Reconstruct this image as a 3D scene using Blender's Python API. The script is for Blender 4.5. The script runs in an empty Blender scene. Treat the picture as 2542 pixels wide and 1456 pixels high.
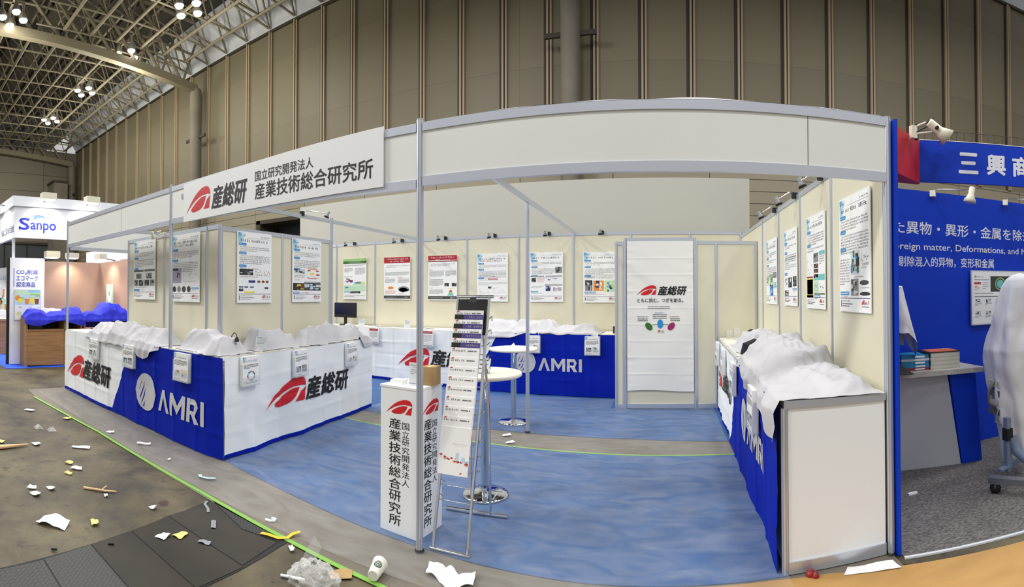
import bpy, math, random
from mathutils import Matrix, Vector, noise
sc = bpy.context.scene
col = sc.collection

# ------------------------------------------------------------------ camera (swept panorama, cylindrical)
F_PX, X0, YC, PITCH, ROLL, CAM_H = 1225.84941, 1645.18414, 713.91077, -0.01246, -0.00479, 1.61815
cd = bpy.data.cameras.new('camera'); cam = bpy.data.objects.new('camera', cd); col.objects.link(cam)
cd.type = 'PANO'
pano = cd if hasattr(cd, 'panorama_type') else cd.cycles
pano.panorama_type = 'CENTRAL_CYLINDRICAL'
pano.central_cylindrical_range_u_min = -X0 / F_PX
pano.central_cylindrical_range_u_max = (2542 - X0) / F_PX
pano.central_cylindrical_range_v_min = (YC - 1456) / F_PX
pano.central_cylindrical_range_v_max = YC / F_PX
pano.central_cylindrical_radius = 1.0
cp, sp, cr, sr = math.cos(PITCH), math.sin(PITCH), math.cos(ROLL), math.sin(ROLL)
Rm = Matrix(((1, 0, 0), (0, cp, -sp), (0, sp, cp))) @ Matrix(((cr, 0, sr), (0, 1, 0), (-sr, 0, cr)))
Rt = Rm.transposed()
ax, ay, az = Rt @ Vector((1, 0, 0)), Rt @ Vector((0, 0, 1)), -(Rt @ Vector((0, 1, 0)))
cam.matrix_world = Matrix(((ax.x, ay.x, az.x, 0), (ax.y, ay.y, az.y, 0), (ax.z, ay.z, az.z, CAM_H), (0, 0, 0, 1)))
sc.camera = cam

# ------------------------------------------------------------------ light: the hall's high lamps and its ambient bounce
w = bpy.data.worlds.new('hall_ambient'); sc.world = w; w.use_nodes = True
w.node_tree.nodes['Background'].inputs[0].default_value = (1.0, 0.985, 0.96, 1)
w.node_tree.nodes['Background'].inputs[1].default_value = 0.43
def area(name, loc, size, power, color=(1, .97, .92), rot=(0, 0, 0)):
    l = bpy.data.lights.new(name, 'AREA'); l.shape = 'SQUARE'; l.size = size; l.energy = power; l.color = color
    o = bpy.data.objects.new(name, l); o.location = loc; o.rotation_euler = rot; col.objects.link(o); return o
for x, y, p in [(-9, 8, 2300), (-3, 8, 1100), (3, 8, 900), (9, 8, 1700), (-9, 4, 1100), (-3, 4, 450), (3, 4, 450), (9, 4, 1200), (-14, 5, 1700), (14, 5, 1700),
                (-9, -3, 450), (-3, -3, 1000), (3, -3, 1250), (9, -3, 900), (-9, -10, 800), (0, -10, 900), (9, -10, 900), (-16, -3, 350)]:
    area('hall_lamp_bank', (x, y, 13.2), 1.6, p * .235, (1, .985, .955))
for x in (-38, -28, -18):
    area('hall_lamp_bank', (x, -4, 14.0), 2.0, 2000)
sc.view_settings.view_transform = 'Standard'
sc.view_settings.look = 'None'
sc.view_settings.exposure = 0.27
sc.view_settings.gamma = 1.0
sc.view_settings.use_curve_mapping = False

# ------------------------------------------------------------------ materials
def lin(c):
    return tuple(((v / 255) / 12.92 if v / 255 <= .04045 else ((v / 255 + .055) / 1.055) ** 2.4) for v in c) + (1,)
MATS = {}
def nodes(name):
    m = bpy.data.materials.new(name); m.use_nodes = True; MATS[name] = m
    nt = m.node_tree; return m, nt, nt.nodes['Principled BSDF'], nt.nodes, nt.links
def mat(name, rgb, rough=.6, metal=0, var=0.0, vscale=4, bump=0.0, bscale=40, emit=0, coat=0, aniso=None, rgb2=None, spec=.5):
    m, nt, b, N, L = nodes(name)
    b.inputs['Base Color'].default_value = lin(rgb); b.inputs['Roughness'].default_value = rough; b.inputs['Metallic'].default_value = metal
    b.inputs['Specular IOR Level'].default_value = spec
    if coat: b.inputs['Coat Weight'].default_value = coat; b.inputs['Coat Roughness'].default_value = .12
    if emit:
        b.inputs['Emission Color'].default_value = lin(rgb); b.inputs['Emission Strength'].default_value = emit
    if var or bump or rgb2:
        tc = N.new('ShaderNodeTexCoord'); mp = N.new('ShaderNodeMapping'); L.new(tc.outputs['Object'], mp.inputs[0])
        if aniso: mp.inputs['Scale'].default_value = aniso
        n1 = N.new('ShaderNodeTexNoise'); n1.inputs['Scale'].default_value = vscale; n1.inputs['Detail'].default_value = 6; L.new(mp.outputs[0], n1.inputs['Vector'])
        if var or rgb2:
            mix = N.new('ShaderNodeMix'); mix.data_type = 'RGBA'
            r = N.new('ShaderNodeValToRGB'); r.color_ramp.elements[0].position = .35; r.color_ramp.elements[1].position = .68
            L.new(n1.outputs['Fac'], r.inputs[0]); L.new(r.outputs[0], mix.inputs[0])
            c2 = rgb2 or tuple(max(0, v * (1 - var)) for v in rgb)
            mix.inputs[6].default_value = lin(rgb); mix.inputs[7].default_value = lin(c2); L.new(mix.outputs[2], b.inputs['Base Color'])
        if bump:
            n2 = N.new('ShaderNodeTexNoise'); n2.inputs['Scale'].default_value = bscale; n2.inputs['Detail'].default_value = 4; L.new(mp.outputs[0], n2.inputs['Vector'])
            bp = N.new('ShaderNodeBump'); bp.inputs['Strength'].default_value = bump; bp.inputs['Distance'].default_value = .01
            L.new(n2.outputs['Fac'], bp.inputs['Height']); L.new(bp.outputs[0], b.inputs['Normal'])
    return m
mat('cream_panel', (220, 216, 194), .45, var=.03, vscale=1.2)
mat('fascia_white', (236, 239, 236), .45, var=.02, vscale=1.2)
mat('board_grey', (189, 188, 179), .5)
mat('white_panel', (236, 242, 248), .4)
mat('white_board', (238, 240, 242), .5)
mat('aluminium', (204, 210, 222), .32, .62, bump=.03, bscale=60, aniso=(1, 1, 8))
mat('chrome', (215, 218, 222), .08, 1.0)
mat('dark_gap', (28, 28, 30), .8)
mat('black', (14, 14, 16), .5)
mat('black_gloss', (16, 20, 32), .15, spec=.8)
mat('ink', (42, 42, 48), .7)
mat('ink_grey', (105, 105, 110), .7)
mat('logo_red', (206, 22, 34), .5)
mat('logo_black', (18, 18, 20), .5)
mat('print_blue', (40, 140, 205), .5)
mat('print_pale_blue', (140, 195, 228), .5)
mat('print_sky', (188, 216, 236), .5)
mat('print_navy', (25, 45, 110), .5)
mat('print_red', (190, 40, 50), .5)
mat('print_crimson', (172, 18, 42), .5)
mat('print_green', (50, 110, 30), .5)
mat('print_light_green', (150, 195, 125), .5)
mat('print_mint', (190, 225, 195), .5)
mat('print_yellow', (235, 220, 70), .5)
mat('print_orange', (228, 140, 60), .5)
mat('print_purple', (70, 58, 130), .5)
mat('print_magenta', (150, 30, 95), .5)
mat('print_grey', (135, 135, 138), .6)
mat('print_dark', (62, 62, 62), .6)
mat('print_brown', (130, 70, 45), .6)
mat('print_teal', (110, 190, 190), .6)
mat('tape_mint', (190, 225, 222), .4)
mat('print_lilac', (175, 165, 185), .6)
mat('white_cloth', (190, 190, 195), .85, bump=.12, bscale=25)
mat('white_cloth_grey', (206, 208, 214), .85, bump=.12, bscale=25)
mat('blue_cloth', (42, 50, 215), .75, bump=.1, bscale=25)
mat('table_white', (236, 232, 218), .35)
mat('counter_top', (232, 230, 218), .35)
mat('paper', (240, 240, 240), .7)
mat('paper_yellow', (240, 228, 130), .7)
mat('paper_grey', (200, 205, 210), .6)
mat('kraft', (176, 146, 98), .8, var=.08, vscale=9)
mat('tape_green', (122, 176, 70), .55)
mat('tape_yellow', (245, 190, 40), .5)
mat('tape_grey', (135, 140, 145), .4)
mat('grey_film_haze', (117, 110, 98), .6, var=.10, vscale=2.2, bump=.2, bscale=90)  # paler than the concrete: the film's reflected haze is put into the colour
mat('blue_panel', (4, 56, 190), .5, spec=.25)
mat('blue_panel_dark', (8, 40, 150), .55)
mat('red_panel', (190, 28, 42), .5)
mat('lettering_white', (222, 226, 240), .5)
mat('stone_top', (196, 194, 184), .35, var=.12, vscale=22)
mat('grey_laminate', (182, 184, 188), .45)
mat('lamp_cream', (228, 224, 205), .35)
mat('tan_panel', (192, 158, 134), .6)
mat('wood', (176, 132, 88), .5, var=.16, vscale=3, aniso=(1, 1, 12))
mat('plywood', (182, 142, 82), .6, rgb2=(166, 126, 68), vscale=3.0, bump=.1, bscale=12, aniso=(.6, 2.0, 1))
mat('stick_wood', (222, 186, 140), .6)
mat('sanpo_white', (236, 240, 250), .45)
mat('sanpo_blue', (28, 48, 190), .5)
mat('teal_book', (30, 125, 175), .5)
mat('orange_book', (214, 112, 72), .5)
mat('maroon_book', (140, 50, 60), .5)
mat('paper_block', (205, 203, 190), .8, bump=.3, bscale=4, aniso=(1, 1, 120))
mat('steel_blue', (118, 134, 160), .4, .3)
mat('steel_grey', (105, 108, 115), .45, .4)
mat('rubber', (22, 22, 24), .6)
mat('hall_rib', (168, 150, 124), .5)
mat('hall_groove', (58, 52, 42), .7)
mat('flashing', (206, 209, 218), .6, var=.08, vscale=.5)
mat('truss_paint', (128, 121, 102), .55)
mat('deck', (52, 46, 38), .8)
mat('concrete_column', (122, 116, 104), .7, var=.1, vscale=1)
mat('shutter', (62, 66, 74), .5)
mat('lamp_glow', (255, 246, 230), .5, emit=16)
mat('flood_glow', (255, 250, 245), .5, emit=14)
mat('lamp_shell', (205, 205, 200), .3, .6)
mat('gum_red', (140, 30, 35), .35)
mat('cup_white', (238, 236, 224), .45)
mat('cup_green', (24, 66, 50), .5)
mat('blue_carpet', (50, 92, 146), .7, rgb2=(42, 80, 132), vscale=2.5, bump=.25, bscale=160)
mat('bright_blue_carpet', (25, 85, 225), .8)
mat('plate_brown', (48, 42, 32), .75, rgb2=(36, 32, 26), vscale=2.4, bump=.2, bscale=60)
def cloth_white_skirt():
    pass
def hall_floor_mat():
    m, nt, b, N, L = nodes('hall_concrete')
    tc = N.new('ShaderNodeTexCoord')
    def nz(s, d=8): 
        n = N.new('ShaderNodeTexNoise'); n.inputs['Scale'].default_value = s; n.inputs['Detail'].default_value = d; n.inputs['Roughness'].default_value = .65
        L.new(tc.outputs['Object'], n.inputs['Vector']); return n
    def ramp(n, p0, p1, c0, c1):
        r = N.new('ShaderNodeValToRGB'); r.color_ramp.elements[0].position = p0; r.color_ramp.elements[1].position = p1
        r.color_ramp.elements[0].color = c0; r.color_ramp.elements[1].color = c1; L.new(n.outputs['Fac'], r.inputs[0]); return r
    base = ramp(nz(1.9, 10), .36, .64, lin((48, 42, 31)), lin((96, 87, 63)))
    st = ramp(nz(8, 6), .58, .70, (1, 1, 1, 1), lin((150, 142, 128)))
    sp_ = ramp(nz(24, 3), .66, .72, (1, 1, 1, 1), lin((120, 112, 104)))
    gum = ramp(nz(3.3, 2), .71, .76, (1, 1, 1, 1), lin((196, 140, 132)))
    cur = base.outputs[0]
    for o in (st, sp_, gum):
        mx = N.new('ShaderNodeMix'); mx.data_type = 'RGBA'; mx.blend_type = 'MULTIPLY'; mx.inputs[0].default_value = 1
        L.new(cur, mx.inputs[6]); L.new(o.outputs[0], mx.inputs[7]); cur = mx.outputs[2]
    L.new(cur, b.inputs['Base Color']); b.inputs['Roughness'].default_value = .55
    bp = N.new('ShaderNodeBump'); bp.inputs['Strength'].default_value = .15; bp.inputs['Distance'].default_value = .01
    L.new(nz(50).outputs['Fac'], bp.inputs['Height']); L.new(bp.outputs[0], b.inputs['Normal'])
hall_floor_mat()
def checker_plate_mat():
    m, nt, b, N, L = nodes('checker_plate')
    b.inputs['Base Color'].default_value = lin((98, 98, 96)); b.inputs['Roughness'].default_value = .5; b.inputs['Metallic'].default_value = .2
    tc = N.new('ShaderNodeTexCoord'); mp = N.new('ShaderNodeMapping'); mp.inputs['Rotation'].default_value[2] = .78; mp.inputs['Scale'].default_value = (22, 22, 22)
    L.new(tc.outputs['Object'], mp.inputs[0])
    br = N.new('ShaderNodeTexBrick'); br.inputs['Scale'].default_value = 1; br.inputs['Mortar Size'].default_value = .16; br.inputs['Brick Width'].default_value = 1.0; br.inputs['Row Height'].default_value = .5
    br.inputs['Color1'].default_value = br.inputs['Color2'].default_value = lin((62, 62, 60)); br.inputs['Mortar'].default_value = lin((44, 44, 42))
    L.new(mp.outputs[0], br.inputs['Vector']); L.new(br.outputs['Color'], b.inputs['Base Color'])
    bp = N.new('ShaderNodeBump'); bp.inputs['Strength'].default_value = .5; bp.inputs['Distance'].default_value = .004; bp.invert = True
    L.new(br.outputs['Fac'], bp.inputs['Height']); L.new(bp.outputs[0], b.inputs['Normal'])
checker_plate_mat()
def hall_wall_mat(name, c1, c2, bw, rh, mortar, msize):
    m, nt, b, N, L = nodes(name)
    tc = N.new('ShaderNodeTexCoord'); sep = N.new('ShaderNodeSeparateXYZ'); cmb = N.new('ShaderNodeCombineXYZ'); L.new(tc.outputs['Object'], sep.inputs[0])
    add = N.new('ShaderNodeMath'); L.new(sep.outputs[0], add.inputs[0]); L.new(sep.outputs[1], add.inputs[1]); L.new(add.outputs[0], cmb.inputs[0]); L.new(sep.outputs[2], cmb.inputs[1])
    br = N.new('ShaderNodeTexBrick'); br.offset = 0; br.inputs['Scale'].default_value = 1; br.inputs['Brick Width'].default_value = bw; br.inputs['Row Height'].default_value = rh
    br.inputs['Mortar Size'].default_value = msize; br.inputs['Color1'].default_value = lin(c1); br.inputs['Color2'].default_value = lin(c2); br.inputs['Mortar'].default_value = lin(mortar)
    L.new(cmb.outputs[0], br.inputs['Vector']); L.new(br.outputs['Color'], b.inputs['Base Color']); b.inputs['Roughness'].default_value = .55
hall_wall_mat('hall_cladding', (122, 114, 93), (113, 106, 87), 60.0, 3.4, (108, 101, 85), .02)
hall_wall_mat('hall_lower', (150, 142, 122), (140, 133, 114), 3.54, .45, (60, 56, 48), .016)
hall_wall_mat('hall_end', (124, 118, 106), (116, 110, 98), 4.6, 1.6, (78, 73, 63), .03)
def carpet_mat():
    m, nt, b, N, L = nodes('speckled_carpet')
    tc = N.new('ShaderNodeTexCoord'); mp = N.new('ShaderNodeMapping'); mp.inputs['Scale'].default_value = (1, 2.2, 1); mp.inputs['Rotation'].default_value[2] = .3; L.new(tc.outputs['Object'], mp.inputs[0])
    n = N.new('ShaderNodeTexNoise'); n.inputs['Scale'].default_value = 38; n.inputs['Detail'].default_value = 4; L.new(mp.outputs[0], n.inputs['Vector'])
    r = N.new('ShaderNodeValToRGB'); r.color_ramp.elements[0].position = .35; r.color_ramp.elements[1].position = .7
    r.color_ramp.elements[0].color = lin((70, 69, 69)); r.color_ramp.elements[1].color = lin((125, 122, 119)); L.new(n.outputs['Fac'], r.inputs[0])
    L.new(r.outputs[0], b.inputs['Base Color']); b.inputs['Roughness'].default_value = .95
carpet_mat()
def film_mat():
    m, nt, b, N, L = nodes('plastic_film')
    out = N['Material Output']; tr = N.new('ShaderNodeBsdfTransparent'); mx = N.new('ShaderNodeMixShader')
    b.inputs['Base Color'].default_value = lin((225, 228, 230)); b.inputs['Roughness'].default_value = .12
    tc = N.new('ShaderNodeTexCoord'); mp = N.new('ShaderNodeMapping'); mp.inputs['Scale'].default_value = (1, 2.4, 1); mp.inputs['Rotation'].default_value[2] = .5
    L.new(tc.outputs['Object'], mp.inputs[0])
    n = N.new('ShaderNodeTexNoise'); n.inputs['Scale'].default_value = 2.2; n.inputs['Detail'].default_value = 7; n.inputs['Distortion'].default_value = 1.5; L.new(mp.outputs[0], n.inputs['Vector'])
    bp = N.new('ShaderNodeBump'); bp.inputs['Strength'].default_value = .35; bp.inputs['Distance'].default_value = .03; L.new(n.outputs['Fac'], bp.inputs['Height']); L.new(bp.outputs[0], b.inputs['Normal'])
    r = N.new('ShaderNodeMapRange'); r.inputs[1].default_value = .3; r.inputs[2].default_value = .8; r.inputs[3].default_value = .05; r.inputs[4].default_value = .22
    L.new(n.outputs['Fac'], r.inputs[0]); L.new(r.outputs[0], mx.inputs[0])
    L.new(tr.outputs[0], mx.inputs[1]); L.new(b.outputs[0], mx.inputs[2]); L.new(mx.outputs[0], out.inputs[0])
film_mat()
def clear_mat(name, tint, fac, rough=.08):
    m, nt, b, N, L = nodes(name)
    out = N['Material Output']; tr = N.new('ShaderNodeBsdfTransparent'); mx = N.new('ShaderNodeMixShader'); mx.inputs[0].default_value = fac
    b.inputs['Base Color'].default_value = lin(tint); b.inputs['Roughness'].default_value = rough
    L.new(tr.outputs[0], mx.inputs[1]); L.new(b.outputs[0], mx.inputs[2]); L.new(mx.outputs[0], out.inputs[0])
clear_mat('acrylic', (225, 230, 235), .22); clear_mat('bag_plastic', (235, 235, 235), .30, .12)
def skirt_mat(name, kind, x_top=0, x_bot=0, flip=False):
    # printed cloth: u,v of the mesh are metres along and up the skirt
    m, nt, b, N, L = nodes(name)
    uv = N.new('ShaderNodeUVMap'); sep = N.new('ShaderNodeSeparateXYZ'); L.new(uv.outputs[0], sep.inputs[0])
    def M(op, a, c):
        n = N.new('ShaderNodeMath'); n.operation = op
        for i, v in enumerate((a, c)):
            if isinstance(v, (int, float)): n.inputs[i].default_value = v
            else: L.new(v, n.inputs[i])
        return n.outputs[0]
    band = M('LESS_THAN', sep.outputs[1], .045)
    if kind == 'two':
        edge = M('ADD', M('MULTIPLY', sep.outputs[1], (x_top - x_bot)), x_bot)
        side = M('LESS_THAN', sep.outputs[0], edge) if flip else M('GREATER_THAN', sep.outputs[0], edge)
        band = M('MAXIMUM', band, side)
    mix = N.new('ShaderNodeMix'); mix.data_type = 'RGBA'; mix.inputs[6].default_value = lin((236, 240, 244)); mix.inputs[7].default_value = lin((0, 30, 160))
    L.new(band, mix.inputs[0]); L.new(mix.outputs[2], b.inputs['Base Color']); b.inputs['Roughness'].default_value = .62; b.inputs['Specular IOR Level'].default_value = .12
    return m
skirt_mat('skirt_front', 'two', 2.265, 1.705)
skirt_mat('skirt_plain', 'one')
skirt_mat('skirt_back', 'two', 2.95, 2.40)
skirt_mat('skirt_right', 'two', 2.32, 1.62)
mat('skirt_blue', (0, 30, 160), .62, spec=.12)
def cloud_mat():
    m, nt, b, N, L = nodes('print_cloud')
    uv = N.new('ShaderNodeUVMap'); ln = N.new('ShaderNodeVectorMath'); ln.operation = 'MULTIPLY'; ln.inputs[1].default_value = (1.05, .80, 0); L.new(uv.outputs[0], ln.inputs[0])
    le = N.new('ShaderNodeVectorMath'); le.operation = 'LENGTH'; L.new(ln.outputs[0], le.inputs[0])
    n = N.new('ShaderNodeTexNoise'); n.inputs['Scale'].default_value = 5; n.inputs['Detail'].default_value = 5; L.new(uv.outputs[0], n.inputs['Vector'])
    a = N.new('ShaderNodeMath'); a.operation = 'MULTIPLY_ADD'; a.inputs[1].default_value = .9; L.new(n.outputs['Fac'], a.inputs[0]); L.new(le.outputs['Value'], a.inputs[2])
    r = N.new('ShaderNodeValToRGB'); r.color_ramp.elements[0].position = .42; r.color_ramp.elements[0].color = lin((70, 150, 205)); r.color_ramp.elements[1].position = 1.12 / 1.2; r.color_ramp.elements[1].color = lin((240, 240, 238))
    e = r.color_ramp.elements.new(.68); e.color = lin((150, 198, 226)); L.new(a.outputs[0], r.inputs[0]); L.new(r.outputs[0], b.inputs['Base Color']); b.inputs['Roughness'].default_value = .5
cloud_mat()
def banner_mat():
    mat('banner_cloth', (234, 234, 230), .75)
banner_mat()

# ------------------------------------------------------------------ mesh helpers
class FR:
    """a local frame: origin o, right u, up v, outward n"""
    def __init__(s, o, u, v, n=None):
        s.o = Vector(o); s.u = Vector(u).normalized(); s.v = Vector(v).normalized(); s.n = Vector(n).normalized() if n else s.u.cross(s.v).normalized()
    def p(s, a, b, c=0): return s.o + s.u * a + s.v * b + s.n * c
    def sub(s, a, b, c=0): return FR(s.p(a, b, c), s.u, s.v, s.n)
WL = {}
class MB:
    def __init__(s): s.V = []; s.F = []; s.M = []; s.U = []; s.names = []; s.sm = []
    def mi(s, m):
        if m not in s.names: s.names.append(m)
        return s.names.index(m)
    def add(s, vs, fs, m, smooth=False, uvs=None):
        k = len(s.V); s.V += [tuple(v) for v in vs]; i = s.mi(m)
        for j, f in enumerate(fs):
            s.F.append([a + k for a in f]); s.M.append(i); s.sm.append(smooth); s.U.append([uvs[a] for a in f] if uvs else None)
    def hexa(s, P, m): s.add(P, [(0, 3, 2, 1), (4, 5, 6, 7), (0, 1, 5, 4), (1, 2, 6, 5), (2, 3, 7, 6), (3, 0, 4, 7)], m)
    def box(s, x0, x1, y0, y1, z0, z1, m):
        s.hexa([(x0, y0, z0), (x1, y0, z0), (x1, y1, z0), (x0, y1, z0), (x0, y0, z1), (x1, y0, z1), (x1, y1, z1), (x0, y1, z1)], m)
    def fbox(s, f, a0, a1, b0, b1, c0, c1, m):
        s.hexa([f.p(a0, b0, c0), f.p(a1, b0, c0), f.p(a1, b1, c0), f.p(a0, b1, c0), f.p(a0, b0, c1), f.p(a1, b0, c1), f.p(a1, b1, c1), f.p(a0, b1, c1)], m)
    def quad(s, f, a0, a1, b0, b1, c, m): s.add([f.p(a0, b0, c), f.p(a1, b0, c), f.p(a1, b1, c), f.p(a0, b1, c)], [(0, 1, 2, 3)], m)
    def poly(s, f, pts, c, m): s.add([f.p(a, b, c) for a, b in pts], [tuple(range(len(pts)))], m)
    def disc(s, f, a, b, ra, rb, c, m, n=20, rot=0):
        P = []
        for k in range(n):
            t = 2 * math.pi * k / n; x, y = ra * math.cos(t), rb * math.sin(t)
            P.append((a + x * math.cos(rot) - y * math.sin(rot), b + x * math.sin(rot) + y * math.cos(rot)))
        s.poly(f, P, c, m)
    def slab(s, pts, z0, z1, m):
        n = len(pts); V = [(x, y, z0) for x, y in pts] + [(x, y, z1) for x, y in pts]
        s.add(V, [tuple(range(n))[::-1], tuple(range(n, 2 * n))] + [(i, (i + 1) % n, n + (i + 1) % n, n + i) for i in range(n)], m)
    def tube(s, pts, r, m, n=8, caps=True, smooth=True):
        P = [Vector(p) for p in pts]; rs = r if isinstance(r, (list, tuple)) else [r] * len(P)
        V = []; prev = None
        for i, p in enumerate(P):
            d = (P[min(i + 1, len(P) - 1)] - P[max(i - 1, 0)]).normalized()
            if prev is None: a = d.orthogonal().normalized()
            else: a = (prev - d * prev.dot(d)).normalized()
            prev = a; b = d.cross(a)
            for k in range(n):
                t = 2 * math.pi * k / n; V.append(p + (a * math.cos(t) + b * math.sin(t)) * rs[i])
        F = []
        for i in range(len(P) - 1):
            for k in range(n): F.append((i * n + k, i * n + (k + 1) % n, (i + 1) * n + (k + 1) % n, (i + 1) * n + k))
        s.add(V, F, m, smooth)
        if caps: s.add(V[:n], [tuple(range(n))[::-1]], m); s.add(V[-n:], [tuple(range(n))], m)
    def lathe(s, o, prof, m, n=32, axis=(0, 0, 1), smooth=True):
        d = Vector(axis).normalized(); a = d.orthogonal().normalized(); b = d.cross(a); o = Vector(o); V = []
        for r, z in prof:
            for k in range(n):
                t = 2 * math.pi * k / n; V.append(o + d * z + (a * math.cos(t) + b * math.sin(t)) * r)
        F = [(i * n + k, i * n + (k + 1) % n, (i + 1) * n + (k + 1) % n, (i + 1) * n + k) for i in range(len(prof) - 1) for k in range(n)]
        s.add(V, F, m, smooth)
        s.add(V[:n], [tuple(range(n))[::-1]], m); s.add(V[-n:], [tuple(range(n))], m)
    def grid(s, fn, nu, nv, m, smooth=True, uvf=None, skip=None):
        V = [fn(i / nu, j / nv) for j in range(nv + 1) for i in range(nu + 1)]
        U = [uvf(i / nu, j / nv) for j in range(nv + 1) for i in range(nu + 1)] if uvf else None
        Fc = [(j * (nu + 1) + i, j * (nu + 1) + i + 1, (j + 1) * (nu + 1) + i + 1, (j + 1) * (nu + 1) + i) for j in range(nv) for i in range(nu) if not (skip and skip((i + .5) / nu, (j + .5) / nv))]
        s.add(V, Fc, m, smooth, U)
    def build(s, name, parent=None, root=None):
        me = bpy.data.meshes.new(name)
        if parent is not None: o = WL[parent.name]
        elif root is not None: o = Vector(root)
        else:
            xs = [v[0] for v in s.V]; ys = [v[1] for v in s.V]; zs = [v[2] for v in s.V]
            o = Vector(((min(xs) + max(xs)) / 2, (min(ys) + max(ys)) / 2, min(zs)))
        me.from_pydata([(v[0] - o.x, v[1] - o.y, v[2] - o.z) for v in s.V], [], s.F)
        for n_ in s.names: me.materials.append(MATS[n_])
        me.polygons.foreach_set('material_index', s.M); me.polygons.foreach_set('use_smooth', s.sm)
        if any(u for u in s.U):
            ul = me.uv_layers.new(name='UVMap'); flat = []
            for f, u in zip(s.F, s.U):
                for k in range(len(f)): flat += list(u[k]) if u else [0, 0]
            ul.data.foreach_set('uv', flat)
        me.update()
        ob = bpy.data.objects.new(name, me); col.objects.link(ob)
        if parent is not None: ob.parent = parent
        else: ob.location = o
        WL[ob.name] = o.copy(); return ob
def thing(name, label, cat, loc, group=None):
    o = bpy.data.objects.new(name, None); o.empty_display_size = .1; o.location = loc; col.objects.link(o); WL[o.name] = Vector(loc); return tag(o, label, cat, group)
def tag(o, label=None, cat=None, group=None, kind=None):
    if label: o['label'] = label
    if cat: o['category'] = cat
    if group: o['group'] = group
    if kind: o['kind'] = kind
    return o
def struct(name, mb): return tag(mb.build(name), kind='structure')

# lettering -> flat polygons
TXT = {}
def glyphs(body, bold=0.0, shear=0.0):
    k = (body, bold, shear)
    if k in TXT: return TXT[k]
    c = bpy.data.curves.new('lettering', 'FONT'); c.body = body; c.size = 1; c.offset = bold; c.shear = shear; c.resolution_u = 3
    o = bpy.data.objects.new('lettering', c); col.objects.link(o); bpy.context.view_layer.update()
    dg = bpy.context.evaluated_depsgraph_get(); me = bpy.data.meshes.new_from_object(o.evaluated_get(dg))
    V = [(v.co.x, v.co.y) for v in me.vertices]; Fc = [tuple(p.vertices) for p in me.polygons]
    bpy.data.objects.remove(o); bpy.data.curves.remove(c); bpy.data.meshes.remove(me)
    x0 = min(v[0] for v in V); x1 = max(v[0] for v in V); y0 = min(v[1] for v in V); y1 = max(v[1] for v in V)
    TXT[k] = ([((x - x0) / (x1 - x0), (y - y0) / (y1 - y0)) for x, y in V], Fc); return TXT[k]
def write(mb, f, body, x0, x1, y0, y1, c, m, bold=0.0, shear=0.0, warp=None):
    V, Fc = glyphs(body, 0.0, shear); W = warp or (lambda a, b: c)
    n_ = 0; k = bold * (y1 - y0) * .9; x0 += k; x1 -= k; y0 += k; y1 -= k
    for dx, dy in ([(0, 0)] if k == 0 else [(k * math.cos(q * math.pi / 4), k * math.sin(q * math.pi / 4)) for q in range(8)] + [(0, 0)]):
        n_ += 1; write1(mb, f, V, Fc, x0 + dx, x1 + dx, y0 + dy, y1 + dy, (lambda a, b, e=n_ * .00012: W(a, b) + e), m)
def write1(mb, f, V, Fc, x0, x1, y0, y1, W, m):
    P = [(x0 + a * (x1 - x0), y0 + b * (y1 - y0)) for a, b in V]
    fs = []
    for q in Fc:
        a, b, d = P[q[0]], P[q[1]], P[q[2]]
        fs.append(q if (b[0] - a[0]) * (d[1] - a[1]) - (b[1] - a[1]) * (d[0] - a[0]) > 0 else q[::-1])
    mb.add([f.p(a, b, W(a, b)) for a, b in P], fs, m)
LOGO = ([(0, 0), (.11, .12), (.222, .231), (.33, .32), (.444, .397), (.56, .45), (.667, .49), (.77, .503), (.857, .5), (.92, .475), (.968, .432), (.99, .375), (1, .314), (.9, .335), (.698, .334), (.57, .31), (.444, .271), (.35, .23), (.254, .176), (.12, .09)],
        [(.238, .028), (.222, .068), (.25, .10), (.317, .141), (.41, .2), (.508, .244), (.6, .28), (.698, .3), (.825, .3), (.80, .23), (.768, .173), (.72, .115), (.667, .075), (.61, .045), (.54, .028), (.38, .008), (.29, .012)],
        [(.867, .221), (1, .297), (.952, .033), (.724, .03), (.77, .075), (.8, .118)])
from mathutils.geometry import tessellate_polygon
def follow(mb, f, P, W, m, lv=2):
    T = [[P[i] for i in t] for t in tessellate_polygon([[Vector((a, b, 0)) for a, b in P]])]
    for _ in range(lv):
        N2 = []
        for a, b, c in T:
            ab, bc, ca = [((p[0] + q[0]) / 2, (p[1] + q[1]) / 2) for p, q in ((a, b), (b, c), (c, a))]; N2 += [[a, ab, ca], [ab, b, bc], [ca, bc, c], [ab, bc, ca]]
        T = N2
    V = []; Fs = []
    for t in T:
        if (t[1][0] - t[0][0]) * (t[2][1] - t[0][1]) - (t[1][1] - t[0][1]) * (t[2][0] - t[0][0]) < 0: t = t[::-1]
        Fs.append((len(V), len(V) + 1, len(V) + 2)); V += [f.p(a, b, W(a, b)) for a, b in t]
    mb.add(V, Fs, m)
def logo(mb, f, x, y, w, c, m='logo_red', warp=None, hs=1.0):
    W = warp or (lambda a, b: c)
    for pts in LOGO:
        P = [(x + a * w, y + b * w * hs) for a, b in pts]
        follow(mb, f, P, W, m, 3 if warp and w > .3 else 0)
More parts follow.
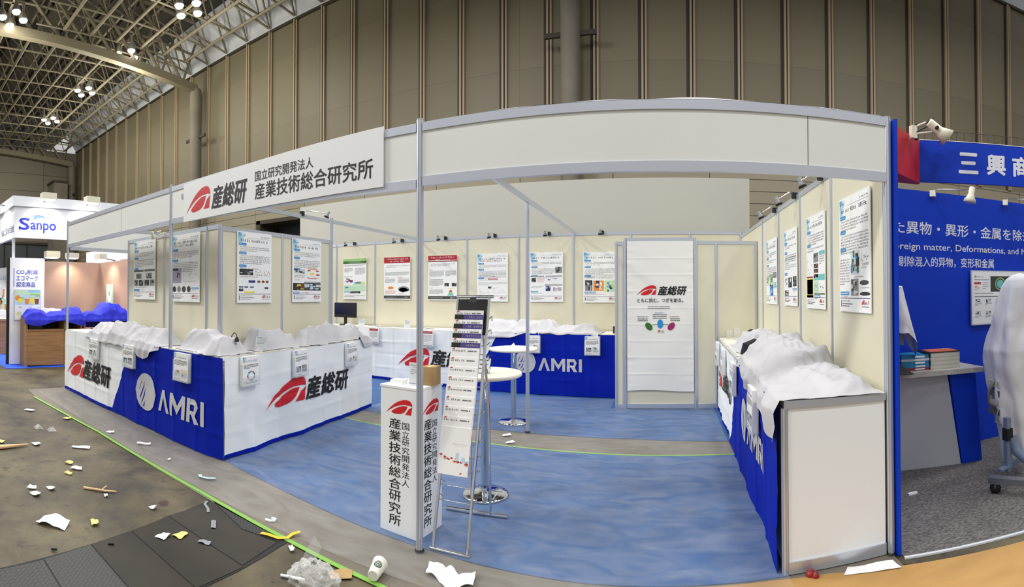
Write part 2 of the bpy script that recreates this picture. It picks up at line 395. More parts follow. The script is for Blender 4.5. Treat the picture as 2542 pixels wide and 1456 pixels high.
def amri(mb, f, x, y, h, W, m='white_cloth'):
    """round mark and the four block letters; h is the height of the disc"""
    r = h / 2; n = 36
    m_n = 14
    for k in range(m_n):
        a0, a1 = -1 + 2 * k / m_n, -1 + 2 * (k + 1) / m_n; c0, c1 = math.sqrt(max(0, 1 - a0 * a0)), math.sqrt(max(0, 1 - a1 * a1))
        P = [(x + r + a0 * r, y + r - c0 * r), (x + r + a1 * r, y + r - c1 * r), (x + r + a1 * r, y + r - c1 * r * .33), (x + r + a1 * r, y + r + c1 * r * .33), (x + r + a1 * r, y + r + c1 * r), (x + r + a0 * r, y + r + c0 * r), (x + r + a0 * r, y + r + c0 * r * .33), (x + r + a0 * r, y + r - c0 * r * .33)]
        V = [f.p(a, b, W(a, b)) for a, b in P]; mb.add(V, [(0, 1, 2, 7), (7, 2, 3, 6), (6, 3, 4, 5)], m)
    def slash(P): follow(mb, f, [(x + r + a * r, y + r + b * r) for a, b in P], lambda a, b: W(a, b) + .0015, 'skirt_blue', 2)
    slash([(-.62, -.52), (-.50, -.30), (-.30, .10), (-.12, .62), (-.28, .30), (-.46, -.06), (-.60, -.34)]); slash([(-.50, -.72), (-.34, -.52), (-.16, -.18), (-.06, .28), (-.16, .02), (-.32, -.34)])
    slash([(-.30, -.86), (-.17, -.74), (-.15, -.5), (-.20, -.58)]); slash([(-.72, .02), (-.58, .22), (-.40, .62), (-.54, .40)])
    lh = h * .56; y0 = y + h * .14; X = x + 2 * r + h * .12; t = lh * .24
    def st(P): follow(mb, f, P, W, m, 2)
    w = lh * .95
    st([(X, y0), (X + t, y0), (X + w / 2 + t * .45, y0 + lh), (X + w / 2 - t * .45, y0 + lh)]); st([(X + w - t, y0), (X + w, y0), (X + w / 2 + t * .45, y0 + lh), (X + w / 2, y0 + lh * .72)])
    X += w + t * .45; w = lh * 1.15
    st([(X, y0), (X + t, y0), (X + t, y0 + lh), (X, y0 + lh)]); st([(X + w - t, y0), (X + w, y0), (X + w, y0 + lh), (X + w - t, y0 + lh)])
    st([(X + t, y0 + lh * .62), (X + w / 2, y0 + lh * .12), (X + w / 2, y0 + lh * .5), (X + t, y0 + lh)]); st([(X + w / 2, y0 + lh * .12), (X + w - t, y0 + lh * .62), (X + w - t, y0 + lh), (X + w / 2, y0 + lh * .5)])
    X += w + t * .55; w = lh * .8
    st([(X, y0), (X + t, y0), (X + t, y0 + lh), (X, y0 + lh)]); st([(X + t, y0 + lh - t), (X + w * .7, y0 + lh - t), (X + w * .8, y0 + lh), (X + t, y0 + lh)])
    st([(X + w * .7, y0 + lh - t), (X + w - t, y0 + lh * .62), (X + w, y0 + lh * .7), (X + w * .8, y0 + lh)]); st([(X + t, y0 + lh * .34), (X + w * .8, y0 + lh * .34), (X + w, y0 + lh * .7), (X + w - t, y0 + lh * .62), (X + w * .66, y0 + lh * .5), (X + t, y0 + lh * .5)])
    st([(X + w * .42, y0 + lh * .34), (X + w - t, y0), (X + w + t * .2, y0), (X + w * .8, y0 + lh * .34)])
    X += w + t * .7
    st([(X, y0), (X + t, y0), (X + t, y0 + lh), (X, y0 + lh)])
def greek(mb, f, x0, x1, y, h, c, m, rng, fill=1.0):
    """one line of small unreadable print"""
    x = x0; end = x0 + (x1 - x0) * fill
    while x < end - h * .3:
        wd = h * rng.uniform(1.5, 5); e = min(end, x + wd)
        if h < .012: mb.quad(f, x, e, y + h * .15, y + h * .8, c, m)
        else:
            while x < e - h * .5:
                g = h * .84; t = h * .115
                for q in range(rng.randint(2, 3)):
                    a = rng.uniform(0, .25); e2 = rng.uniform(.7, 1); yy = y + h * (.02 + .40 * q + rng.uniform(-.02, .05)); mb.quad(f, x + g * a, x + g * e2, yy, yy + t, c, m)
                for q in range(rng.randint(1, 2)):
                    a = rng.uniform(.05, .85); b0 = rng.uniform(0, .4); b1 = rng.uniform(.7, .95); mb.quad(f, x + g * a, x + g * a + t * 1.1, y + h * b0, y + h * b1, c, m)
                if rng.random() < .5:
                    a = rng.uniform(.2, .6); mb.add([f.p(x + g * a, y + h * .5, c), f.p(x + g * a + t, y + h * .5, c), f.p(x + g * (a + .35), y, c), f.p(x + g * (a + .35) - t, y, c)], [(3, 2, 1, 0)], m)
                x += h
        x = e + h * rng.uniform(.25, .6)
def para(mb, f, x0, x1, ytop, n, h, lead, c, m, rng):
    for k in range(n): greek(mb, f, x0 + (h if k == 0 else 0), x1, ytop - h - k * lead, h, c, m, rng, 1.0 if k < n - 1 else rng.uniform(.35, .9))
def pill(mb, f, x, y, w, h, c, m='print_blue'):
    r = h / 2; P = [(x + r - r * math.cos(t), y + r + r * math.sin(t)) for t in [math.pi / 2 - math.pi * k / 8 for k in range(9)]]
    P = [(x + r + r * math.cos(math.pi / 2 + math.pi * k / 8), y + r + r * math.sin(math.pi / 2 + math.pi * k / 8)) for k in range(9)] + [(x + w - r + r * math.cos(-math.pi / 2 + math.pi * k / 8), y + r + r * math.sin(-math.pi / 2 + math.pi * k / 8)) for k in range(9)]
    mb.poly(f, P, c, m)
# ================================================================== THE HALL
mb = MB(); mb.box(-62, 34, -16, 19, -.05, 0, 'hall_concrete'); floor = struct('floor', mb)
# far wall: ribbed cladding above, flat slabs below, a dark doorway on the left
WY = 18.0
mb = MB(); mb.box(-45, 34, WY, WY + .3, 6.4, 15.3, 'hall_cladding')
mb.box(-45, -19.4, WY - .02, WY + .3, 0, 6.4, 'hall_lower'); mb.box(-13.2, 34, WY - .02, WY + .3, 0, 6.4, 'hall_lower'); mb.box(-19.4, -13.2, WY - .02, WY + .3, 5.5, 6.4, 'hall_lower')
wall_back = struct('wall_back', mb); WL[wall_back.name] = wall_back.location.copy()
for k in range(-26, 9):
    x = 1.13 + 1.77 * k
    if not -44.8 < x < 17: continue
    r = MB(); r.box(x - .10, x - .025, WY - .13, WY, 6.4, 15.3, 'hall_rib'); r.box(x + .03, x + .10, WY - .10, WY, 6.4, 15.3, 'hall_rib'); r.box(x - .22, x - .10, WY - .02, WY, 6.4, 15.3, 'hall_groove'); r.box(x - .025, x + .03, WY - .06, WY, 6.4, 15.3, 'hall_groove')
    r.build('rib', wall_back)
mb = MB(); mb.box(-19.4, -19.1, WY - .05, WY + 1.6, 0, 5.5, 'hall_groove'); mb.box(-13.5, -13.2, WY - .05, WY + 1.6, 0, 5.5, 'hall_groove'); mb.box(-19.4, -13.2, WY - .05, WY + 1.6, 5.3, 5.5, 'hall_groove')
mb.box(-19.1, -13.5, WY + 1.4, WY + 1.6, 0, 5.3, 'shutter'); mb.box(-19.1, -13.5, WY + 1.2, WY + 1.42, 3.2, 3.3, 'dark_gap'); struct('door_1', mb)
# end wall on the left
mb = MB(); mb.box(-45.3, -45, -16, WY, 6.2, 15.2, 'hall_end'); mb.box(-45.25, -45, -16, WY, 0, 6.2, 'shutter'); wall_left = struct('wall_left', mb)
mb = MB()
for k in range(8): mb.box(-44.99, -44.9, 2 + k * 2.2, 2.08 + k * 2.2, 0, 6.1, 'dark_gap')
mb.box(-45, -44.8, -4, 17.5, 6.1, 6.3, 'hall_groove'); struct('trim_2', mb)
mb = MB(); mb.box(-44.98, -43.2, 15.1, 16.45, 0, 11.8, 'concrete_column'); mb.box(-44.98, -43.1, 15.0, 16.5, 11.8, 12.0, 'hall_groove'); tag(mb.build('corner_pier'), 'square grey concrete pier in the far left corner of the hall', 'column')
# pale flashing between wall top and roof
mb = MB()
N_ = 26
for k in range(N_):
    x0 = -45 + k * 2.4; x1 = x0 + 2.4
    mb.add([(x0, WY, 15.3), (x1, WY, 15.3), (x1, WY - 1.3, 17.4), (x0, WY - 1.3, 17.4), ((x0 + x1) / 2, WY - .45, 16.4)], [(0, 1, 4), (1, 2, 4), (2, 3, 4), (3, 0, 4)], 'flashing')
mb.box(-45, 17.4, WY - .12, WY + .02, 15.24, 15.36, 'hall_groove'); struct('trim_1', mb)
mb = MB(); mb.box(-62, 17, -16, WY + .3, 18.3, 18.5, 'deck')
for k in range(22): mb.box(-62, 17, -14 + k * 1.45, -13.9 + k * 1.45, 18.05, 18.3, 'deck')
struct('ceiling', mb)
# columns of the wall
def column(x, label, side):
    t = thing('hall_column', label, 'column', (x, WY - .7, 0))
    c = MB(); c.lathe((x, WY - .7, 0), [(.36, 0), (.36, 13.6), (.3, 13.9)], 'concrete_column', 24); c.build('shaft', t)
    for z in (7.4, 10.95):
        b = MB(); b.box(x - .95, x - .3, WY - .75, WY - .66, z - .09, z + .09, 'hall_groove'); b.box(x + .3, x + .95, WY - .75, WY - .66, z - .09, z + .09, 'hall_groove'); b.build('bracket', t)
column(-3.25, 'round steel column on the ribbed hall wall above the booth fascia', 0)
column(-24.1, 'round steel column on the ribbed hall wall under the near end of the big roof truss', 0)
column(-44.4, 'round column in the far left corner of the hall behind the lit white booth', 0)
def bar(m_, a, b, r, n=6): m_.tube([a, b], r, 'truss_paint', n, caps=False, smooth=False)
GY = [16.3 - 1.5 * k for k in range(11)]
def truss(x, label):
    t = thing('roof_truss', label, 'roof truss', (x, WY - .7, 13.6), 'main roof trusses')
    ys = [17.3] + GY + [-.4]
    zc = lambda y: 13.9 + 1.0 * (1 - (y / 17.5) ** 2)
    c = MB()
    for a, b in zip(ys, ys[1:]): c.hexa([(x - .2, b, zc(b) - .25), (x + .2, b, zc(b) - .25), (x + .2, a, zc(a) - .25), (x - .2, a, zc(a) - .25), (x - .2, b, zc(b) + .2), (x + .2, b, zc(b) + .2), (x + .2, a, zc(a) + .2), (x - .2, a, zc(a) + .2)], 'truss_paint')
    c.build('bottom_chord', t)
    for z, r in ((15.9, .07), (17.9, .12)):
        c = MB(); c.tube([(x, y, z + .5 * (1 - (y / 17.5) ** 2)) for y in ys], r, 'truss_paint', 8); c.build('upper_chord', t)
    for y in GY:
        c = MB(); bar(c, (x, y, zc(y)), (x, y - 3.0, 18.2), .10); c.build('web_brace', t)
        c = MB(); bar(c, (x, y, zc(y)), (x, y + 1.5, 18.2), .075); c.build('web_brace', t)
truss(-24.1, 'deep roof truss whose thick bottom chord runs down to the second column')
truss(-44.3, 'deep roof truss far left in front of the end wall')
def girder(y, x0, x1, label, zb=15.0):
    t = thing('lattice_girder', label, 'girder', (x0, y, zb), 'lattice girders between the trusses')
    n = int(abs(x1 - x0) / 1.9); dx = (x1 - x0) / n
    c = MB(); bar(c, (x0, y, zb), (x1, y, zb), .085, 8); c.build('bottom_chord', t)
    c = MB(); bar(c, (x0, y - .75, 17.2), (x1, y - .75, 17.2), .07, 8); c.build('top_chord', t)
    for k in range(n + 1):
        xx = x0 + k * dx; c = MB(); bar(c, (xx, y, zb), (xx, y - .75, 17.2), .04); bar(c, (xx, y, zb), (xx, y - 1.5, zb + .02), .05)
        if k < n: bar(c, (xx, y - .75, 17.2), (xx + dx, y, zb), .035)
        c.build('web_brace', t)
pos = ['nearest the hall wall'] + ['%s from the hall wall' % o for o in ('second', 'third', 'fourth', 'fifth', 'sixth', 'seventh', 'eighth', 'ninth', 'tenth', 'eleventh')]
for i, y in enumerate(GY[:10]):
    girder(y, -43.9, -24.35, 'open lattice girder %s, left of the second-column truss' % pos[i], 15.0)
    if i < 6: girder(y, -23.85, -9, 'open lattice girder %s, right of the second-column truss' % pos[i], 15.2)
for k in range(-26, -7):
    x = 1.13 + 1.77 * k
    if x < -44: continue
    t = MB(); t.tube([(x, WY - .16, 15.42), (x + .9, 15.9, 17.5)], .055, 'truss_paint', 6); t.tube([(x, WY - .16, 15.42), (x - .9, 15.9, 16.4)], .055, 'truss_paint', 6)
    tag(t.build('eaves_strut'), 'forked steel strut rising from the wall top to the roof lattice', 'strut', 'eaves struts along the wall top')
def lamp_cluster(x, y, z, label):
    t = thing('lamp_cluster', label, 'hall lamp', (x, y, z + 1.0), 'clusters of four hall lamps')
    b = MB(); b.box(x - .7, x + .7, y - .06, y + .06, z + .75, z + .85, 'truss_paint'); b.box(x - .06, x + .06, y - .6, y + .6, z + .75, z + .85, 'truss_paint'); b.tube([(x, y, z + .8), (x, y, 17.6)], .03, 'truss_paint'); b.build('hanger', t)
    for dx, dy in ((-.62, 0), (.62, 0), (0, -.52), (0, .52)):
        l = MB(); l.lathe((x + dx, y + dy, z), [(.22, 0), (.2, .12), (.11, .35), (.07, .42), (.07, .8)], 'lamp_shell', 16); lo = l.build('lamp', t)
        g = MB(); g.lathe((x + dx, y + dy, z - .1), [(.04, 0), (.16, .02), (.2, .09), (.2, .16)], 'lamp_glow', 16); g.build('lens', lo)
    l = bpy.data.lights.new('lamp_cluster_light', 'POINT'); l.energy = 430; l.color = (1, .96, .80); l.shadow_soft_size = .5
    o = bpy.data.objects.new('lamp_cluster_light', l); col.objects.link(o); o.parent = t; o.location = (0, 0, -3.0)
lamp_cluster(-35.6, 12.1, 14.7, 'cluster of four lit bell lamps, lowest in the photo, over the far left booth')
lamp_cluster(-29.6, 12.4, 14.7, 'cluster of four lit bell lamps, left of the column and above the lowest cluster')
lamp_cluster(-24.4, 12.7, 14.9, 'cluster of four lit bell lamps just above the big truss chord')
lamp_cluster(-23.2, 5.9, 14.9, 'cluster of four lit bell lamps in the top left corner of the photo')
lamp_cluster(-18.6, 12.9, 14.7, 'cluster of four lit bell lamps at the top edge right of the truss')

# trench covers set in the concrete
def plate(pts, m, label, cat='floor plate'):
    p = MB(); p.slab(pts, .0, .006, m); o = p.build('trench_cover'); tag(o, label, cat, 'trench cover plates'); WL[o.name] = o.location.copy()
    return o
mb = MB(); mb.slab([(-2.74, .15), (-2.185, .15), (-2.185, 1.9), (-2.225, 2.375), (-3.075, 2.393), (-2.965, 1.62)], .0005, .003, 'dark_gap'); tag(mb.build('trench_gap_underlay'), 'added dark underlay that darkens the gaps between the trench covers', 'floor underlay')  # dark underlay added to paint the gaps between the plates dark
plate([(-2.74, .2), (-2.2, .2), (-2.2, .945), (-2.835, .945)], 'checker_plate', 'grey checker plate at the very lower left corner of the photo')
plate([(-2.84, .955), (-2.2, .955), (-2.2, 1.285), (-2.905, 1.285)], 'checker_plate', 'grey checker plate beside the first smooth brownish trench cover')
plate([(-2.907, 1.295), (-2.2, 1.295), (-2.2, 1.597), (-2.948, 1.605)], 'plate_brown', 'smooth brownish trench cover next to the checker plates')
plate([(-2.95, 1.615), (-2.2, 1.607), (-2.2, 1.945), (-3.022, 1.945)], 'plate_brown', 'brownish trench cover with a white and a yellow scrap on it')
plate([(-3.025, 1.955), (-2.215, 1.955), (-2.27, 2.30), (-2.55, 2.24), (-3.033, 2.365)], 'plate_brown', 'brownish trench cover with grey strips on it, next to the dark checkered strip')
plate([(-3.055, 2.377), (-2.56, 2.255), (-2.275, 2.312), (-2.24, 2.36)], 'checker_plate', 'narrow dark checkered strip along the green tape')
# floor coverings of the booth
mb = MB(); mb.slab([(-7.85, 2.32), (-7.28, 2.27), (-5.2, 2.40), (-1.57, 2.34), (-.1, 2.30), (1.36, 2.50), (1.36, 8.36), (-7.85, 8.36)], .001, .006, 'grey_film_haze')  # grey sheet added under the film; its colour stands for the film's reflection
tag(mb.build('film_haze_sheet'), 'added grey sheet, coloured for the film reflection, a strip along the green tape', 'floor covering')
mb = MB(); mb.slab([(-3.72, 3.03), (-2.85, 2.93), (-1.98, 2.83), (-1.1, 2.765), (-.45, 2.735), (.7, 2.74), (.76, 4.92), (-.35, 4.94), (-1.83, 5.01), (-3.85, 5.16)], .007, .012, 'blue_carpet')
tag(mb.build('blue_carpet'), 'wide blue carpet at the front of the booth', 'carpet')
mb = MB(); mb.slab([(-5.6, 5.75), (-3.9, 5.65), (-2.01, 5.56), (-.39, 5.50), (.76, 5.36), (.78, 6.93), (-.66, 6.95), (-.66, 7.64), (-3.0, 7.82), (-5.6, 7.95)], .007, .012, 'blue_carpet')
tag(mb.build('blue_carpet'), 'blue carpet at the rear of the booth beyond the grey strip', 'carpet')
mb = MB(); w_ = .022
def strip(mb, pts, w, z, m):
    for a, b in zip(pts, pts[1:]):
        a = Vector(a); b = Vector(b); d = (b - a).normalized(); n = Vector((-d.y, d.x)) * w / 2
        mb.slab([tuple(a - n), tuple(b - n), tuple(b + n), tuple(a + n)], z, z + .002, m)
strip(mb, [(-7.28, 2.25), (-5.23, 2.395), (-4.07, 2.40), (-3.23, 2.402), (-2.24, 2.369), (-1.574, 2.324), (-1.2, 2.29)], .034, .007, 'tape_green')
tag(mb.build('green_tape'), 'bright green tape along the outer edge of the booth floor', 'tape')
mb = MB(); strip(mb, [(-3.9, 5.17), (-3.56, 5.13), (-1.83, 5.013), (-.35, 4.938), (.72, 4.91)], .03, .0125, 'tape_green')
tag(mb.build('green_tape'), 'thin green tape across the blue carpet inside the booth', 'tape')
def film_z(x, y):
    a = noise.noise((x * .9 + y * .5, y * 1.6 - x * .4, .3)); b = noise.noise((x * 3 + 7, y * 4, 1.7))
    return .0165 + .006 * max(0, a) ** 2 + .012 * max(0, .16 - abs(a)) * max(0, b)
mb = MB()
mb.grid(lambda u, v: (-7.6 + 8.3 * u, 2.42 + 5.1 * v, film_z(-7.6 + 8.3 * u, 2.42 + 5.1 * v)), 150, 110, 'plastic_film', skip=lambda u, v: (-7.6 + 8.3 * u) < -3.72 - .04 * (2.42 + 5.1 * v) and 2.42 + 5.1 * v > 2.98 or ((-7.6 + 8.3 * u) > -.72 and 2.42 + 5.1 * v > 6.9))
tag(mb.build('plastic_film'), 'clear wrinkled protective film laid over the booth carpets', 'film')

# ================================================================== BOOTH FRAME
def post_mesh(mb, x, y, z0, z1, r=.022):
    P = []
    for k in range(8):
        t = math.pi / 4 * k
        for dt, rr in ((-.30, 1), (-.10, 1), (-.09, .78), (.09, .78), (.10, 1)): P.append((x + r * rr * math.cos(t + dt), y + r * rr * math.sin(t + dt)))
    mb.slab(P, z0, z1, 'aluminium')
def post(x, y, z0, z1, label, group='upright aluminium posts', foot=False):
    t = thing('aluminium_post', label, 'post', (x, y, z0), group)
    m_ = MB(); post_mesh(m_, x, y, z0 + (.02 if foot else 0), z1); m_.build('shaft', t)
    c = MB(); c.lathe((x, y, z1), [(.021, 0), (.021, .006), (.012, .01)], 'tape_grey', 16); c.build('cap', t)
    if foot: c = MB(); c.lathe((x, y, z0 + .004), [(.03, 0), (.03, .01), (.018, .014), (.014, .03)], 'rubber', 16); c.build('foot', t)
P0 = (-7.76, 2.97, 2.789); P1 = (-4.663, 3.02, 2.808); P2 = (-1.47, 2.745, 2.70); P3 = (1.36, 2.745, 2.70)
post(P0[0], P0[1], 1.0, P0[2] + .02, 'slim aluminium post at the far left end of the fascia, rising from the counter')
post(P1[0], P1[1], 1.0, P1[2] + .02, 'aluminium post rising from the front counter top between the two left cloth heaps')
post(P2[0], P2[1], .006, 2.72, 'full-height aluminium post in front of the white pedestal', foot=True)
post(P3[0] - .008, P3[1], .0, 2.70, 'aluminium corner post at the right front beside the white counter end', foot=True)
post(-1.56, 5.55, .012, 2.69, 'aluminium post standing alone in the middle of the booth by the rear bar table', foot=True)
def rail_prof(mb, a, b, h, t, m='aluminium'):
    a = Vector(a); b = Vector(b); d = (b - a); d.z = 0; d.normalize(); n = Vector((d.y, -d.x, 0)) * t / 2; up = Vector((0, 0, h / 2))
    mb.hexa([a - n - up, b - n - up, b + n - up, a + n - up, a - n + up, b - n + up, b + n + up, a + n + up], m)
def fascia(A, B, zA, zB, label, seams=(), low=.4, e=.022):
    A = Vector(A); B = Vector(B); d = (B - A).normalized(); A2 = A + d * e; B2 = B - d * e
    t = thing('fascia', label, 'fascia', (A.x, A.y, zA - low), 'fascia bays of the booth')
    p = MB(); h = low
    a = Vector((A2.x, A2.y, zA - h / 2)); b = Vector((B2.x, B2.y, zB - h / 2)); rail_prof(p, a, b, h - .06, .012, 'fascia_white')
    for s in seams:
        q = a.lerp(b, s); f = FR((q.x, q.y, q.z), (d.x, d.y, 0), (0, 0, 1)); p.fbox(f, -.0025, .0025, -h / 2 + .05, h / 2 - .05, .004, .0075, 'print_grey')
    p.build('panel', t)
    r = MB(); rail_prof(r, (A2.x, A2.y, zA - .027), (B2.x, B2.y, zB - .027), .054, .03); r.build('top_rail', t)
    r = MB(); rail_prof(r, (A2.x, A2.y, zA - h + .029), (B2.x, B2.y, zB - h + .029), .058, .03); r.build('bottom_rail', t)
    return t
fascia(P0[:2], P1[:2], P0[2], P1[2], 'cream fascia bay at the far left with aluminium rails', (.62,), .425)
fascia(P1[:2], P2[:2], P1[2], P2[2], 'cream fascia bay carrying the white name board', (), .415)
fascia(P2[:2], P3[:2], P2[2], P3[2], 'cream fascia bay on the right, empty, with one seam', (.82,), .40)
fascia((-7.78, 3.0), (-7.78, 8.3), 2.76, 2.72, 'side fascia running back along the left edge of the booth', (), .43)
def beam(a, b, label):
    m_ = MB(); rail_prof(m_, a, b, .05, .03); tag(m_.build('ceiling_beam'), label, 'beam', 'overhead aluminium beams')
beam((-4.40, 2.98, 2.665), (-4.52, 8.33, 2.675), 'overhead aluminium beam running back past the left storage cubicle')
beam((-1.46, 2.78, 2.655), (-1.485, 8.33, 2.665), 'overhead aluminium beam running back from the middle front post')
# thin cling film on the top edge of the right fascia
mb = MB()
def flm(u, v):
    x = -1.0 + 2.3 * u; z = 2.702 + (.006 + .018 * max(0, noise.noise((x * 2.2, 0, 3)) + .1)) * (1 - abs(2 * v - 1)); return (x, 2.73 + .03 * v, z)
mb.grid(flm, 60, 4, 'white_cloth'); tag(mb.build('film_strip'), 'crumpled white film left on top of the right fascia', 'film')

# ---- partition walls built of framed panels
def partition(label, A, B, zt, posts, z0=.012, name='partition_wall', ends=True, post_z=None, group='booth partition walls'):
    A = Vector((A[0], A[1], 0)); B = Vector((B[0], B[1], 0)); d = (B - A).normalized(); Lg = (B - A).length
    t = thing(name, label, 'partition', (A.x, A.y, z0), group)
    ps = [0] + list(posts) + [Lg]
    for a, b in zip(ps, ps[1:]):
        f = FR(A + d * a, d, (0, 0, 1)); m_ = MB(); m_.fbox(f, .018, b - a - .018, z0 + .03, zt - .03, -.006, .006, 'cream_panel'); m_.build('panel', t)
    for i, a in enumerate(ps):
        if not ends and i in (0, len(ps) - 1): continue
        q = A + d * a; m_ = MB(); post_mesh(m_, q.x, q.y, z0, post_z or zt); m_.build('post', t)
    r = MB(); rail_prof(r, A + Vector((0, 0, zt - .025)), B + Vector((0, 0, zt - .025)), .05, .028); r.build('top_rail', t)
    r = MB(); rail_prof(r, A + Vector((0, 0, z0 + .03)), B + Vector((0, 0, z0 + .03)), .06, .028); r.build('bottom_rail', t)
    return t
BY = 8.38
partition('long cream back wall of the booth hung with six posters', (-7.78, BY), (1.34, BY), 2.68, [1.28, 2.266, 3.269, 4.279, 5.268, 6.254, 7.242, 8.243])
partition('cream right side wall of the booth hung with four posters', (1.36, BY), (1.36, 2.79), 2.62, [1.83, 2.78, 3.676, 4.597])
partition('cream front wall of the left storage cubicle behind the counter', (-6.38, 3.40), (-4.26, 3.40), 2.385, [.985, 1.89])
partition('cream side wall of the left storage cubicle facing the aisle', (-4.24, 3.40), (-4.24, 5.294), 2.36, [.955])
post(-4.24, 5.34, .012, 2.66, 'aluminium post at the rear corner of the left storage cubicle under the beam')
partition('narrow cream filler wall left of the white door', (-.655, 6.95), (-.55, 6.95), 2.36, [])
partition('cream wall of the rear storage room right of the white door', (.47, 6.95), (1.33, 6.95), 2.365, [.285])
partition('cream side wall of the rear storage room beside the back counter', (-.655, 8.34), (-.655, 6.98), 2.36, [])
# white board standing behind the back wall
mb = MB(); mb.box(-7.79, 1.54, 8.62, 8.68, 2.3, 3.655, 'board_grey'); b_ = mb.build('backing_board'); tag(b_, 'tall blank white board of the next stand rising above the back wall', 'board'); WL[b_.name] = b_.location.copy()
for x in (-7.6, -4.7, -1.6, 1.35):
    c = MB(); c.box(x - .04, x + .04, 8.68, 8.76, 0, 3.6, 'aluminium'); c.build('upright', b_)
# the door with its banner
t = thing('storage_door', 'tall cream door panel in an aluminium frame at the back, covered by a banner', 'door', (-.04, 6.95, .012))
for x in (-.526, .455):
    m_ = MB(); post_mesh(m_, x, 6.94, .012, 2.41); m_.build('frame_post', t)
m_ = MB(); m_.box(-.51, .44, 6.945, 6.96, .04, 2.38, 'cream_panel'); m_.build('panel', t)
m_ = MB(); rail_prof(m_, (-.505, 6.94, 2.385), (.435, 6.94, 2.385), .05, .028); m_.build('top_rail', t)
m_ = MB(); rail_prof(m_, (-.505, 6.94, .05), (.435, 6.94, .05), .06, .028); m_.build('bottom_rail', t)
FB = FR((-.502, 6.922, .265), (1, 0, 0), (0, 0, 1)); BW, BH = .934, 2.095
def ban(a, b):
    z = 0
    for k in range(1, 9):
        d_ = b - k * .232; z += .006 * math.exp(-(d_ / .012) ** 2) * (.5 + .5 * noise.noise((a * 2, k, 0)))
    e = min(a, BW - a); z += .005 * math.exp(-e / .08) * noise.noise((1, b * 16, a * 3))
    return z + .003
mb = MB(); mb.grid(lambda u, v: FB.p(u * BW, v * BH + .012 * math.sin(u * 5) * (1 - v) ** 8, ban(u * BW, v * BH)), 44, 220, 'banner_cloth')
wp = lambda a, b: ban(a, b) + .003
logo(mb, FB, .135, 1.335, .28, .01, warp=wp); write(mb, FB, '産総研', .43, .84, 1.335, 1.465, .01, 'logo_black', .035, .2, wp)
write(mb, FB, 'ともに挑む。つぎを創る。', .145, .79, 1.235, 1.295, .01, 'logo_black', .008, 0, wp)
rg = random.Random(5)
for y in (1.17, 1.145): greek(mb, FB, .29, .60, y, .011, .009, 'ink', rg)
greek(mb, FB, .39, .51, 1.085, .011, .009, 'print_blue', rg)
for y in (1.06, 1.035, 1.01): greek(mb, FB, .36, .56, y, .0115, .009, 'ink', rg)
greek(mb, FB, .14, .30, 1.03, .01, .009, 'print_green', rg); greek(mb, FB, .60, .73, 1.03, .01, .009, 'print_magenta', rg)
for y in (1.0, .975): greek(mb, FB, .15, .29, y, .0115, .009, 'ink', rg); greek(mb, FB, .605, .74, y, .0115, .009, 'ink', rg)
mb.disc(FB, .305, .90, .042, .062, .009, 'print_green', 18, .7); mb.disc(FB, .465, .935, .04, .064, .009, 'print_blue', 18, 0); mb.disc(FB, .62, .90, .042, .062, .009, 'print_magenta', 18, -.7)
for a, b in ((.35, .43), (.50, .58)): mb.quad(FB, a, b, .925, .931, .0085, 'ink_grey')
logo(mb, FB, .415, .825, .05, .009, warp=wp); greek(mb, FB, .47, .53, .825, .018, .009, 'logo_black', rg); greek(mb, FB, .425, .52, .81, .006, .009, 'ink', rg)
tag(mb.build('door_banner'), 'white fabric banner with red swoosh logo and three coloured pills hung on the door', 'banner')

# ---- the name board on the fascia
A = Vector((P1[0], P1[1], 0)).lerp(Vector((P2[0], P2[1], 0)), .102); B = Vector((P1[0], P1[1], 0)).lerp(Vector((P2[0], P2[1], 0)), .915)
d_ = (B - A).normalized(); zA = P1[2] + (P2[2] - P1[2]) * .102; zB = P1[2] + (P2[2] - P1[2]) * .915; Lg = (B - A).length
dz_ = (zB + .018 - (zA - .022)) / Lg
FN = FR((A.x, A.y, zA - .022 - .40), (d_.x, d_.y, dz_), (0, 0, 1), (d_.y, -d_.x, 0)); FN.o = FN.o + FN.n * .016
mb = MB(); HB = .40
mb.fbox(FN, 0, Lg, 0, HB, .002, .012, 'white_board')
logo(mb, FN, .06, .075, .47, .0135); write(mb, FN, '産総研', .55, 1.13, .065, .285, .0135, 'logo_black', .03, .2)
write(mb, FN, '国立研究開発法人', 1.24, 1.95, .225, .312, .0135, 'logo_black', .006); write(mb, FN, '産業技術総合研究所', 1.24, 2.52, .068, .205, .0135, 'logo_black', .012)
tag(mb.build('name_board'), 'long white name board with red swoosh and black lettering on the fascia', 'sign')
# ================================================================== COUNTERS AND THEIR SKIRTS
t = thing('display_counter', 'L-shaped white counter of the left front corner under the cloth heaps', 'counter', (-5.5, 3.1, .012))
m_ = MB(); m_.slab([(-7.73, 2.95), (-3.725, 3.012), (-3.962, 5.88), (-4.19, 5.88), (-4.205, 3.37), (-7.73, 3.37)], .965, 1.0, 'counter_top'); m_.build('worktop', t)
m_ = MB(); m_.slab([(-7.70, 2.98), (-3.76, 3.04), (-3.76, 3.07), (-7.70, 3.01)], .012, .965, 'white_panel'); m_.build('front_panel', t)
m_ = MB(); m_.slab([(-3.79, 3.08), (-3.76, 3.08), (-4.0, 5.86), (-4.03, 5.86)], .012, .965, 'white_panel'); m_.build('side_panel', t)
m_ = MB(); m_.slab([(-7.71, 3.02), (-7.68, 3.02), (-7.68, 3.36), (-7.71, 3.36)], .012, .965, 'white_panel'); m_.build('end_panel', t)
t = thing('display_counter', 'long white counter along the back wall of the booth', 'counter', (-3.2, 8.0, .012))
m_ = MB(); m_.slab([(-6.6, 7.995), (-.70, 7.63), (-.70, 8.33), (-6.6, 8.33)], .955, .99, 'counter_top'); m_.build('worktop', t)
